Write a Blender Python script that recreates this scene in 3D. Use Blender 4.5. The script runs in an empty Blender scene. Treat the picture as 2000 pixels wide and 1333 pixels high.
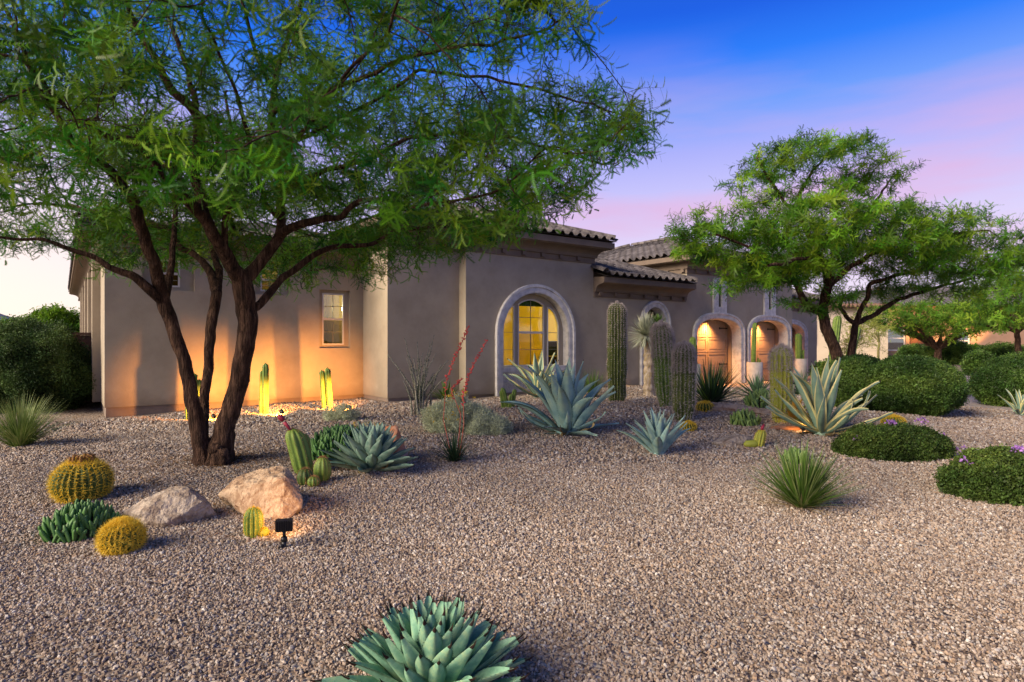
import bpy, math, random
import numpy as np
from mathutils import Vector, Matrix, Euler, noise, kdtree
from mathutils.geometry import tessellate_polygon

random.seed(7); np.random.seed(7)
SC = bpy.context.scene
COL = SC.collection
R = math.radians
PI = math.pi

def srgb(r, g, b):
    def f(c):
        c /= 255.0
        return c / 12.92 if c <= .04045 else ((c + .055) / 1.055) ** 2.4
    return (f(r), f(g), f(b), 1.0)

# ------------------------------------------------------------------ camera, sky, sun, exposure
F = 1215.0                     # focal length in pixels of the 2000 px wide photograph
CAMZ = 1.5
cam_d = bpy.data.cameras.new('camera')
cam_d.sensor_width = 36; cam_d.lens = F / 2000 * 36
cam_d.clip_start = .05; cam_d.clip_end = 3000
cam = bpy.data.objects.new('camera', cam_d); COL.objects.link(cam)
cam.location = (0, 0, CAMZ); cam.rotation_euler = (R(90), 0, 0)
SC.camera = cam

SUN_DIR = Vector((-.80, -.52, .50)).normalized()       # towards the low sun, left of and behind the camera
world = bpy.data.worlds.new('World'); SC.world = world; world.use_nodes = True
wn, wl = world.node_tree.nodes, world.node_tree.links
wn.clear()
def W(t, **k):
    n = wn.new(t)
    for a, b in k.items(): setattr(n, a, b)
    return n
def ramp(n, stops):
    e = n.color_ramp.elements
    while len(e) > 1: e.remove(e[0])
    e[0].position, e[0].color = stops[0]
    for p, c in stops[1:]:
        x = e.new(p); x.color = c
wo = W('ShaderNodeOutputWorld'); bg = W('ShaderNodeBackground'); wtc = W('ShaderNodeTexCoord')
sep = W('ShaderNodeSeparateXYZ'); wl.new(wtc.outputs['Generated'], sep.inputs[0])
rp = W('ShaderNodeValToRGB'); wl.new(sep.outputs['Z'], rp.inputs[0])
ramp(rp, [(0, srgb(236, 226, 226)), (.05, srgb(232, 221, 236)), (.13, srgb(219, 209, 240)), (.21, srgb(198, 190, 239)),
          (.28, srgb(165, 168, 240)), (.34, srgb(104, 150, 241)), (.40, srgb(26, 116, 240)), (.455, srgb(0, 86, 220)), (.66, srgb(24, 72, 150)), (1, srgb(44, 58, 92))])
# thin pink evening cloud, drawn out along the horizon
mp = W('ShaderNodeMapping'); mp.inputs['Location'].default_value = (14.8, 0, 5.2); mp.inputs['Scale'].default_value = (1.1, 1.1, 6.0); mp.inputs['Rotation'].default_value = (R(9), R(-12), 0)
wl.new(wtc.outputs['Generated'], mp.inputs[0])
nz = W('ShaderNodeTexNoise'); nz.inputs['Scale'].default_value = 1.7; nz.inputs['Detail'].default_value = 5; nz.inputs['Roughness'].default_value = .5
wl.new(mp.outputs[0], nz.inputs['Vector'])
cr = W('ShaderNodeValToRGB'); ramp(cr, [(.50, (0, 0, 0, 1)), (.74, (1, 1, 1, 1))]); wl.new(nz.outputs['Fac'], cr.inputs[0])
el = W('ShaderNodeValToRGB'); ramp(el, [(.0, (.25, .25, .25, 1)), (.12, (.6, .6, .6, 1)), (.24, (1, 1, 1, 1)), (.34, (.35, .35, .35, 1)), (.44, (0, 0, 0, 1))]); wl.new(sep.outputs['Z'], el.inputs[0])
mu = W('ShaderNodeMath', operation='MULTIPLY'); wl.new(cr.outputs[0], mu.inputs[0]); wl.new(el.outputs[0], mu.inputs[1])
mx = W('ShaderNodeMix', data_type='RGBA'); wl.new(mu.outputs[0], mx.inputs[0]); wl.new(rp.outputs[0], mx.inputs[6]); mx.inputs[7].default_value = srgb(224, 170, 208)
sky = W('ShaderNodeTexSky', sky_type='NISHITA'); sky.sun_disc = False
sky.sun_elevation = math.asin(SUN_DIR.z); sky.sun_rotation = math.atan2(SUN_DIR.x, SUN_DIR.y)
ml = W('ShaderNodeMix', data_type='RGBA', blend_type='ADD'); ml.inputs[0].default_value = .012
wl.new(mx.outputs[2], ml.inputs[6]); wl.new(sky.outputs[0], ml.inputs[7])
nd = W('ShaderNodeVectorMath', operation='DOT_PRODUCT'); nd.inputs[1].default_value = (-.98, -.05, 0); wl.new(wtc.outputs['Generated'], nd.inputs[0])
ga = W('ShaderNodeMapRange', interpolation_type='SMOOTHSTEP'); ga.inputs['From Min'].default_value = .05; ga.inputs['From Max'].default_value = .9; wl.new(nd.outputs['Value'], ga.inputs['Value'])
ge = W('ShaderNodeMapRange', interpolation_type='SMOOTHSTEP'); ge.inputs['From Min'].default_value = .38; ge.inputs['From Max'].default_value = .02; wl.new(sep.outputs['Z'], ge.inputs['Value'])
gm = W('ShaderNodeMath', operation='MULTIPLY'); wl.new(ga.outputs[0], gm.inputs[0]); wl.new(ge.outputs[0], gm.inputs[1])
gx = W('ShaderNodeMix', data_type='RGBA'); wl.new(gm.outputs[0], gx.inputs[0]); wl.new(ml.outputs[2], gx.inputs[6]); gx.inputs[7].default_value = (1.25, 1.02, .80, 1)
wl.new(gx.outputs[2], bg.inputs[0]); bg.inputs[1].default_value = .53
wl.new(bg.outputs[0], wo.inputs[0])

sd = bpy.data.lights.new('sun', 'SUN'); sd.energy = 3.6; sd.angle = R(36); sd.color = (1, .84, .66)
sun = bpy.data.objects.new('sun', sd); COL.objects.link(sun)
sun.rotation_euler = SUN_DIR.to_track_quat('Z', 'Y').to_euler()

SC.view_settings.view_transform = 'Standard'; SC.view_settings.look = 'None'
SC.view_settings.exposure = 1.0; SC.view_settings.gamma = 1; SC.view_settings.use_curve_mapping = False
SC.render.engine = 'CYCLES'
SC.cycles.use_denoising = True
SC.cycles.max_bounces = 6; SC.cycles.diffuse_bounces = 3; SC.cycles.glossy_bounces = 3
SC.cycles.transmission_bounces = 4; SC.cycles.transparent_max_bounces = 10
SC.cycles.sample_clamp_indirect = 4; SC.cycles.caustics_reflective = False; SC.cycles.caustics_refractive = False

# ------------------------------------------------------------------ helpers
class MB:
    def __init__(s): s.v = []; s.f = []; s.m = []; s.sm = []
    def add(s, vs, fs, m=0, smooth=False):
        b = len(s.v); s.v += [tuple(v) for v in vs]
        for f in fs:
            s.f.append(tuple(b + i for i in f)); s.m.append(m); s.sm.append(smooth)
    def box(s, x0, x1, y0, y1, z0, z1, m=0):
        s.add([(x0, y0, z0), (x1, y0, z0), (x1, y1, z0), (x0, y1, z0), (x0, y0, z1), (x1, y0, z1), (x1, y1, z1), (x0, y1, z1)],
              [(0, 3, 2, 1), (4, 5, 6, 7), (0, 1, 5, 4), (1, 2, 6, 5), (2, 3, 7, 6), (3, 0, 4, 7)], m)
    def tube(s, pts, rad, n=6, m=0, cap=True):
        pts = [Vector(p) for p in pts]; rings = []
        if not hasattr(rad, '__len__'): rad = [rad] * len(pts)
        up = Vector((0, 0, 1)); vs = []
        t0 = (pts[1] - pts[0]).normalized()
        x = t0.cross(up) if abs(t0.z) < .95 else t0.cross(Vector((1, 0, 0)))
        x.normalize()
        for i, p in enumerate(pts):
            t = (pts[min(i + 1, len(pts) - 1)] - pts[max(i - 1, 0)])
            t = t.normalized() if t.length > 1e-9 else t0
            x = (x - t * x.dot(t)); x = x.normalized() if x.length > 1e-6 else t.orthogonal().normalized()
            y = t.cross(x)
            for k in range(n):
                a = 2 * PI * k / n
                vs.append(p + (x * math.cos(a) + y * math.sin(a)) * rad[i])
        fs = []
        for i in range(len(pts) - 1):
            for k in range(n):
                k2 = (k + 1) % n
                fs.append((i * n + k, i * n + k2, (i + 1) * n + k2, (i + 1) * n + k))
        if cap:
            fs.append(tuple(range(n - 1, -1, -1))); fs.append(tuple((len(pts) - 1) * n + k for k in range(n)))
        s.add(vs, fs, m, True)
    def lathe(s, prof, n=24, c=(0, 0, 0), m=0, smooth=True):
        vs = [(c[0] + r * math.cos(2 * PI * k / n), c[1] + r * math.sin(2 * PI * k / n), c[2] + z) for r, z in prof for k in range(n)]
        fs = [(i * n + k, i * n + (k + 1) % n, (i + 1) * n + (k + 1) % n, (i + 1) * n + k) for i in range(len(prof) - 1) for k in range(n)]
        s.add(vs, fs, m, smooth)
    def mesh(s, name, mats):
        me = bpy.data.meshes.new(name); me.from_pydata(s.v, [], s.f)
        for x in (mats if isinstance(mats, (list, tuple)) else [mats]): me.materials.append(x)
        if s.m:
            me.polygons.foreach_set('material_index', s.m); me.polygons.foreach_set('use_smooth', s.sm)
        me.update(); return me
    def build(s, name, mats, parent=None, loc=None):
        return link(name, s.mesh(name, mats), parent, loc)

def link(name, me, parent=None, loc=None, rot=None, scale=None):
    o = bpy.data.objects.new(name, me); COL.objects.link(o)
    if parent: o.parent = parent
    if loc is not None: o.location = loc
    if rot is not None: o.rotation_euler = rot
    if scale is not None: o.scale = (scale,) * 3 if not hasattr(scale, '__len__') else scale
    return o
def tag(o, label=None, cat=None, group=None, kind=None):
    if label: o['label'] = label
    if cat: o['category'] = cat
    if group: o['group'] = group
    if kind: o['kind'] = kind
    return o
def empty(name, loc, label, cat, group=None, rz=0):
    o = bpy.data.objects.new(name, None); COL.objects.link(o); o.location = loc; o.rotation_euler = (0, 0, rz)
    o.empty_display_size = .1
    return tag(o, label, cat, group)
def copy_tree(o, parent=None):
    c = o.copy(); COL.objects.link(c); c.parent = parent
    for ch in list(o.children): copy_tree(ch, c)
    return c

def mat(name, cols, scale=5, detail=5, rough=.8, bump=0, bscale=None, rnd=0, spec=.3, metal=0, trans=0, emit=None, scale3=None, dist=0, hue=0, nrough=.55, bdist=.02, tone=0):
    m = bpy.data.materials.new(name); m.use_nodes = True
    n, l = m.node_tree.nodes, m.node_tree.links
    n.clear()
    out = n.new('ShaderNodeOutputMaterial'); p = n.new('ShaderNodeBsdfPrincipled')
    tc = n.new('ShaderNodeTexCoord'); mpn = n.new('ShaderNodeMapping'); l.new(tc.outputs['Object'], mpn.inputs[0])
    if scale3: mpn.inputs['Scale'].default_value = scale3
    t = n.new('ShaderNodeTexNoise'); t.inputs['Scale'].default_value = scale; t.inputs['Detail'].default_value = detail; t.inputs['Roughness'].default_value = nrough
    t.inputs['Distortion'].default_value = dist
    l.new(mpn.outputs[0], t.inputs['Vector'])
    c = n.new('ShaderNodeValToRGB')
    k = len(cols)
    ramp(c, [(.30 + .42 * i / max(k - 1, 1), x) for i, x in enumerate(cols)] if k > 1 else [(0, cols[0])])
    l.new(t.outputs['Fac'], c.inputs[0])
    colo = c.outputs[0]
    if tone:
        at_ = n.new('ShaderNodeAttribute'); at_.attribute_type = 'INSTANCER'; at_.attribute_name = 'tone'
        th = n.new('ShaderNodeHueSaturation'); l.new(colo, th.inputs['Color'])
        m3 = n.new('ShaderNodeMapRange'); m3.inputs['To Min'].default_value = 1 - tone; m3.inputs['To Max'].default_value = 1 + tone; l.new(at_.outputs['Fac'], m3.inputs['Value']); l.new(m3.outputs[0], th.inputs['Value'])
        m4 = n.new('ShaderNodeMapRange'); m4.inputs['To Min'].default_value = .515; m4.inputs['To Max'].default_value = .475; l.new(at_.outputs['Fac'], m4.inputs['Value']); l.new(m4.outputs[0], th.inputs['Hue'])
        colo = th.outputs[0]
    if rnd:
        oi = n.new('ShaderNodeObjectInfo'); mr = n.new('ShaderNodeMapRange')
        mr.inputs['To Min'].default_value = 1 - rnd; mr.inputs['To Max'].default_value = 1 + rnd
        l.new(oi.outputs['Random'], mr.inputs['Value'])
        hs = n.new('ShaderNodeHueSaturation'); l.new(mr.outputs[0], hs.inputs['Value']); l.new(colo, hs.inputs['Color'])
        if hue:
            m2 = n.new('ShaderNodeMapRange'); m2.inputs['To Min'].default_value = .5 - hue; m2.inputs['To Max'].default_value = .5 + hue
            w = n.new('ShaderNodeMath'); w.operation = 'FRACT'; w2 = n.new('ShaderNodeMath'); w2.operation = 'MULTIPLY'; w2.inputs[1].default_value = 17.3
            l.new(oi.outputs['Random'], w2.inputs[0]); l.new(w2.outputs[0], w.inputs[0]); l.new(w.outputs[0], m2.inputs['Value']); l.new(m2.outputs[0], hs.inputs['Hue'])
        colo = hs.outputs[0]
    l.new(colo, p.inputs['Base Color'])
    p.inputs['Roughness'].default_value = rough; p.inputs['Specular IOR Level'].default_value = spec; p.inputs['Metallic'].default_value = metal
    if bump:
        b = n.new('ShaderNodeBump'); b.inputs['Strength'].default_value = bump; b.inputs['Distance'].default_value = bdist
        t2 = n.new('ShaderNodeTexNoise'); t2.inputs['Scale'].default_value = bscale or scale * 4; t2.inputs['Detail'].default_value = 6
        l.new(mpn.outputs[0], t2.inputs['Vector']); l.new(t2.outputs['Fac'], b.inputs['Height']); l.new(b.outputs[0], p.inputs['Normal'])
    if emit:
        p.inputs['Emission Color'].default_value = emit[0]; p.inputs['Emission Strength'].default_value = emit[1]
    sh = p.outputs[0]
    if trans:
        tr = n.new('ShaderNodeBsdfTranslucent'); l.new(colo, tr.inputs[0]); ms = n.new('ShaderNodeMixShader'); ms.inputs[0].default_value = trans
        l.new(p.outputs[0], ms.inputs[1]); l.new(tr.outputs[0], ms.inputs[2]); sh = ms.outputs[0]
    l.new(sh, out.inputs[0])
    m['nodes'] = 1
    return m
def C(*a): return srgb(*a)

M = {}
M['stucco'] = mat('stucco', [C(152, 141, 122), C(166, 154, 134), C(174, 162, 141)], scale=1.3, detail=10, rough=.92, bump=.5, bscale=90, spec=.15, bdist=.012, nrough=.65)
M['footing'] = mat('footing', [C(122, 108, 98), C(140, 126, 114)], scale=3, detail=8, rough=.92, bump=.5, bscale=80, spec=.15, bdist=.012)
M['cornice'] = mat('cornice', [C(112, 98, 85), C(128, 113, 98)], scale=2.5, detail=8, rough=.85, bump=.3, bscale=90, spec=.15, bdist=.01)
M['stone'] = mat('stone', [C(176, 174, 172), C(206, 203, 198), C(220, 216, 210)], scale=7, detail=9, rough=.85, bump=.5, bscale=40, spec=.2, bdist=.01)
M['tile'] = mat('roof tile', [C(70, 65, 64), C(100, 94, 91), C(136, 129, 124)], scale=6, detail=6, rough=.85, bump=.4, bscale=50, rnd=.3, spec=.2, bdist=.01)
M['tilebase'] = mat('roof underlay', [C(70, 62, 58), C(86, 76, 70)], scale=4, rough=.9)
M['muntin'] = mat('grid bar', [C(120, 118, 108)], rough=.5)
M['vinyl'] = mat('white frame', [C(205, 200, 192)], rough=.45, spec=.4)
M['garage'] = mat('garage door', [C(152, 132, 112), C(162, 142, 122)], scale=3, rough=.6, bump=.15, bscale=30, spec=.3, scale3=(1, 1, 6))
M['black'] = mat('black metal', [C(22, 22, 24)], rough=.45, spec=.4)
M['bronze'] = mat('bronze metal', [C(48, 38, 32)], rough=.5, spec=.4)
M['concrete'] = mat('concrete', [C(160, 155, 150), C(180, 175, 168)], scale=9, detail=8, rough=.85, bump=.3, bscale=60, bdist=.006)
M['wallin'] = mat('room plaster', [C(214, 186, 60)], rough=.9)
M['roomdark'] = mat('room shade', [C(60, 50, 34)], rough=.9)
M['fence'] = mat('garden wall stucco', [C(112, 84, 70), C(128, 97, 82)], scale=2, detail=8, rough=.92, bump=.4, bscale=80, spec=.15, bdist=.012)
def stain(m):
    n, l = m.node_tree.nodes, m.node_tree.links
    p = [x for x in n if x.type == 'BSDF_PRINCIPLED'][0]; src = p.inputs['Base Color'].links[0].from_socket
    tc = n.new('ShaderNodeTexCoord'); sp = n.new('ShaderNodeSeparateXYZ'); l.new(tc.outputs['Object'], sp.inputs[0])
    nz_ = n.new('ShaderNodeTexNoise'); nz_.inputs['Scale'].default_value = 2.2; nz_.inputs['Detail'].default_value = 8; l.new(tc.outputs['Object'], nz_.inputs['Vector'])
    a = n.new('ShaderNodeMath'); a.operation = 'MULTIPLY_ADD'; a.inputs[1].default_value = 1.1; l.new(nz_.outputs['Fac'], a.inputs[0]); a.inputs[2].default_value = -.12
    mr = n.new('ShaderNodeMapRange'); l.new(sp.outputs['Z'], mr.inputs['Value']); mr.inputs['From Min'].default_value = .08; l.new(a.outputs[0], mr.inputs['From Max']); mr.inputs['To Min'].default_value = .45; mr.inputs['To Max'].default_value = 0
    mx_ = n.new('ShaderNodeMix'); mx_.data_type = 'RGBA'; l.new(mr.outputs[0], mx_.inputs[0]); l.new(src, mx_.inputs[6]); mx_.inputs[7].default_value = C(112, 94, 78)
    l.new(mx_.outputs[2], p.inputs['Base Color'])
stain(M['stucco'])
def glass(name, tint, refl=.10, rough=.0):
    m = bpy.data.materials.new(name); m.use_nodes = True
    n, l = m.node_tree.nodes, m.node_tree.links; n.clear()
    o = n.new('ShaderNodeOutputMaterial'); t = n.new('ShaderNodeBsdfTransparent'); t.inputs[0].default_value = tint
    g = n.new('ShaderNodeBsdfGlossy'); g.inputs['Roughness'].default_value = rough; g.inputs[0].default_value = (.9, .95, 1, 1)
    fr = n.new('ShaderNodeFresnel'); fr.inputs[0].default_value = 1.5
    a = n.new('ShaderNodeMath'); a.operation = 'ADD'; a.inputs[1].default_value = refl
    l.new(fr.outputs[0], a.inputs[0])
    mx = n.new('ShaderNodeMixShader'); l.new(a.outputs[0], mx.inputs[0]); l.new(t.outputs[0], mx.inputs[1]); l.new(g.outputs[0], mx.inputs[2]); l.new(mx.outputs[0], o.inputs[0])
    return m
M['glass'] = glass('window glass', (.85, .88, .82, 1), .06)
M['glassdark'] = glass('dark window glass', (.35, .4, .36, 1), .25)

# plants
M['bark'] = mat('mesquite bark', [C(32, 23, 18), C(70, 51, 40), C(116, 90, 73)], scale=9, detail=10, rough=.9, bump=1, bscale=26, scale3=(2.4, 2.4, .5), spec=.15, dist=.6, bdist=.07)
M['leafA'] = mat('mesquite leaf', [C(56, 106, 20), C(92, 146, 30)], scale=3, rough=.45, rnd=.45, hue=.035, spec=.25, trans=.33, tone=.55)
M['leafB'] = mat('tree leaf bright', [C(74, 122, 22), C(104, 148, 34)], scale=3, rough=.45, rnd=.35, hue=.03, spec=.25, trans=.40, tone=.55)
M['leafC'] = mat('far tree leaf', [C(74, 116, 28), C(100, 140, 40)], scale=3, rough=.6, rnd=.45, hue=.02, spec=.2, trans=.35, tone=.55)
M['leafY'] = mat('palo verde leaf', [C(140, 150, 60), C(160, 165, 80)], scale=3, rough=.6, rnd=.3, spec=.2, trans=.35)
M['hedge'] = mat('hedge leaf', [C(58, 90, 36), C(92, 122, 50)], scale=3, rough=.5, rnd=.5, hue=.015, spec=.3, trans=.2, tone=.55)
M['darkshrub'] = mat('dark shrub leaf', [C(46, 72, 34), C(74, 100, 48)], scale=3, rough=.6, rnd=.5, hue=.02, spec=.25, trans=.2, tone=.55)
M['lantana'] = mat('lantana leaf', [C(62, 86, 36), C(92, 114, 46)], scale=3, rough=.6, rnd=.5, hue=.02, spec=.25, trans=.2, tone=.55)
M['core'] = mat('dark plant core', [C(26, 28, 16), C(36, 36, 22)], rough=.95)  # dark filler colour for the solid bodies inside bushes and mounds
M['purple'] = mat('lilac petal', [C(176, 128, 200)], rough=.6, rnd=.25, trans=.2)
M['yellowfl'] = mat('yellow petal', [C(225, 190, 40)], rough=.6, rnd=.2, trans=.2)
M['redfl'] = mat('coral flower', [C(190, 62, 62), C(214, 96, 90)], rough=.6, rnd=.2, trans=.15)
M['silver'] = mat('silver leaf', [C(176, 186, 152), C(208, 212, 178)], rough=.7, rnd=.3, trans=.2)
M['agave'] = mat('blue agave leaf', [C(104, 142, 142), C(134, 170, 168), C(160, 188, 172), C(150, 150, 112)], scale=3.2, detail=3, rough=.5, bump=.15, bscale=24, scale3=(1, 1, 1.3), rnd=.16, spec=.35, bdist=.006)
M['agaveF'] = mat('front agave leaf', [C(98, 144, 118), C(130, 172, 142), C(176, 196, 142)], scale=7, detail=3, rough=.5, bump=.15, bscale=24, rnd=.14, spec=.35, bdist=.004)
M['agaveV'] = mat('striped agave leaf', [C(100, 130, 112), C(128, 156, 134), C(156, 172, 146)], scale=4, detail=4, rough=.5, rnd=.14, spec=.35)
M['margin'] = mat('cream leaf margin', [C(216, 208, 140), C(232, 222, 160)], scale=5, rough=.55, rnd=.08, spec=.3)
M['agaveG'] = mat('small agave leaf', [C(62, 92, 66), C(92, 122, 86)], scale=6, rough=.5, rnd=.15, spec=.3)
M['agaveO'] = mat('golden agave leaf', [C(190, 160, 60), C(214, 150, 60)], scale=6, rough=.5, rnd=.12, spec=.3)
M['spine'] = mat('dark leaf spine', [C(40, 24, 20)], rough=.6)
M['blade'] = mat('green blade', [C(62, 96, 36), C(110, 140, 56)], scale=4, rough=.5, rnd=.1, spec=.3, trans=.15)
M['bladeL'] = mat('pale blade', [C(110, 130, 70), C(160, 170, 104)], scale=4, rough=.5, spec=.3, trans=.15)
M['bladeD'] = mat('dark blade', [C(34, 58, 38), C(58, 84, 52)], scale=4, rough=.5, spec=.3, trans=.1)
M['straw'] = mat('straw blade', [C(150, 130, 90), C(176, 158, 116)], scale=4, rough=.7, trans=.15)
M['saguaro'] = mat('saguaro skin', [C(58, 70, 32), C(88, 100, 46), C(110, 118, 58)], scale=5, detail=6, rough=.6, bump=.3, bscale=30, spec=.3, bdist=.01)
M['cactG'] = mat('cactus skin', [C(82, 110, 42), C(122, 146, 62)], scale=9, detail=6, rough=.55, bump=.2, bscale=40, spec=.35, bdist=.006)
M['cactY'] = mat('yellow green cactus skin', [C(136, 144, 52), C(164, 168, 66)], scale=6, detail=6, rough=.55, bump=.2, bscale=40, spec=.35, bdist=.006)
M['cactD'] = mat('barrel skin', [C(56, 76, 30), C(76, 96, 40)], scale=9, rough=.6)
M['mound'] = mat('spurge stem', [C(46, 84, 40), C(74, 116, 58), C(110, 146, 76)], scale=30, detail=3, rough=.5, rnd=.22, spec=.35)
M['moundL'] = mat('pale spurge stem', [C(96, 128, 66), C(136, 160, 88)], scale=30, detail=3, rough=.5, rnd=.2, spec=.35)
M['spY'] = mat('golden spine', [C(226, 190, 50), C(242, 212, 86)], scale=8, rough=.5, trans=.2)
M['spW'] = mat('grey spine', [C(170, 156, 148), C(212, 200, 192)], scale=8, rough=.6, trans=.1)
M['spB'] = mat('brown spine', [C(150, 110, 70), C(180, 140, 90)], scale=8, rough=.6, trans=.1)
M['bud'] = mat('red bud', [C(120, 30, 50), C(160, 50, 70)], scale=20, rough=.5)
M['dry'] = mat('dry wool', [C(110, 78, 44), C(140, 100, 56)], scale=20, rough=.9)
M['rockA'] = mat('tan boulder', [C(104, 78, 60), C(158, 130, 102), C(194, 170, 140), C(176, 128, 82)], scale=7, detail=12, rough=.85, bump=1, bscale=22, dist=.7, spec=.2, nrough=.7, bdist=.035)
M['rockB'] = mat('grey boulder', [C(100, 80, 70), C(142, 126, 110), C(184, 170, 152), C(164, 134, 108)], scale=9, detail=12, rough=.85, bump=1, bscale=22, dist=.7, spec=.2, nrough=.7, bdist=.04)
M['rockC'] = mat('orange boulder', [C(150, 140, 136), C(176, 120, 86), C(196, 132, 90)], scale=2.4, detail=10, rough=.85, bump=.8, bscale=16, spec=.2, bdist=.03)

# ground materials: gravel that carries on where the single stones get too small
def gravel_mat():
    m = bpy.data.materials.new('pinkish gravel'); m.use_nodes = True
    n, l = m.node_tree.nodes, m.node_tree.links; p = n['Principled BSDF']
    tc = n.new('ShaderNodeTexCoord')
    vo = n.new('ShaderNodeTexVoronoi'); vo.inputs['Scale'].default_value = 34; l.new(tc.outputs['Object'], vo.inputs['Vector'])
    vs = n.new('ShaderNodeSeparateColor'); l.new(vo.outputs['Color'], vs.inputs[0])
    c = n.new('ShaderNodeValToRGB'); ramp(c, GRAV); l.new(vs.outputs[0], c.inputs[0])
    nz = n.new('ShaderNodeTexNoise'); nz.inputs['Scale'].default_value = .5; nz.inputs['Detail'].default_value = 5; l.new(tc.outputs['Object'], nz.inputs['Vector'])
    c2 = n.new('ShaderNodeValToRGB'); ramp(c2, [(.3, (.62, .6, .58, 1)), (.7, (.9, .9, .9, 1))]); l.new(nz.outputs['Fac'], c2.inputs[0])
    mm = n.new('ShaderNodeMix'); mm.data_type = 'RGBA'; mm.blend_type = 'MULTIPLY'; mm.inputs[0].default_value = 1
    l.new(c.outputs[0], mm.inputs[6]); l.new(c2.outputs[0], mm.inputs[7]); l.new(mm.outputs[2], p.inputs['Base Color'])
    b = n.new('ShaderNodeBump'); b.inputs['Strength'].default_value = 1; b.inputs['Distance'].default_value = .02; b.invert = True
    l.new(vo.outputs['Distance'], b.inputs['Height']); l.new(b.outputs[0], p.inputs['Normal'])
    p.inputs['Roughness'].default_value = .9; p.inputs['Specular IOR Level'].default_value = .15
    return m
GRAV_ = [(0, C(100, 86, 76)), (.18, C(138, 122, 109)), (.36, C(156, 141, 128)), (.52, C(172, 159, 147)), (.66, C(160, 136, 114)), (.8, C(188, 179, 170)), (.92, C(140, 135, 132)), (1, C(212, 206, 199))]
GRAV = [(p_, (c_[0] * 1.0, c_[1] * .98, c_[2] * .93, 1)) for p_, c_ in GRAV_]
M['gravel'] = gravel_mat()
def pebble_mat():
    m = bpy.data.materials.new('pebble'); m.use_nodes = True
    n, l = m.node_tree.nodes, m.node_tree.links; p = n['Principled BSDF']
    oi = n.new('ShaderNodeObjectInfo'); c = n.new('ShaderNodeValToRGB'); ramp(c, GRAV); l.new(oi.outputs['Random'], c.inputs[0])
    at_ = n.new('ShaderNodeAttribute'); at_.attribute_type = 'INSTANCER'; at_.attribute_name = 'tone'; mr = n.new('ShaderNodeMapRange'); mr.inputs['To Min'].default_value = .80; mr.inputs['To Max'].default_value = 1.10; l.new(at_.outputs['Fac'], mr.inputs['Value'])
    hs = n.new('ShaderNodeHueSaturation'); l.new(c.outputs[0], hs.inputs['Color']); l.new(mr.outputs[0], hs.inputs['Value'])
    l.new(hs.outputs[0], p.inputs['Base Color']); p.inputs['Roughness'].default_value = .8; p.inputs['Specular IOR Level'].default_value = .25
    return m
M['pebble'] = pebble_mat()
def paver_mat():
    m = bpy.data.materials.new('concrete pavers'); m.use_nodes = True
    n, l = m.node_tree.nodes, m.node_tree.links; p = n['Principled BSDF']
    tc = n.new('ShaderNodeTexCoord'); b = n.new('ShaderNodeTexBrick'); b.inputs['Scale'].default_value = 2.2
    b.inputs['Color1'].default_value = C(150, 138, 132); b.inputs['Color2'].default_value = C(174, 162, 154); b.inputs['Mortar'].default_value = C(90, 84, 80); b.inputs['Mortar Size'].default_value = .015
    l.new(tc.outputs['Object'], b.inputs['Vector']); l.new(b.outputs['Color'], p.inputs['Base Color'])
    bu = n.new('ShaderNodeBump'); bu.inputs['Strength'].default_value = .6; bu.inputs['Distance'].default_value = .01; bu.invert = True
    l.new(b.outputs['Fac'], bu.inputs['Height']); l.new(bu.outputs[0], p.inputs['Normal']); p.inputs['Roughness'].default_value = .75
    return m
M['paver'] = paver_mat()

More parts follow.
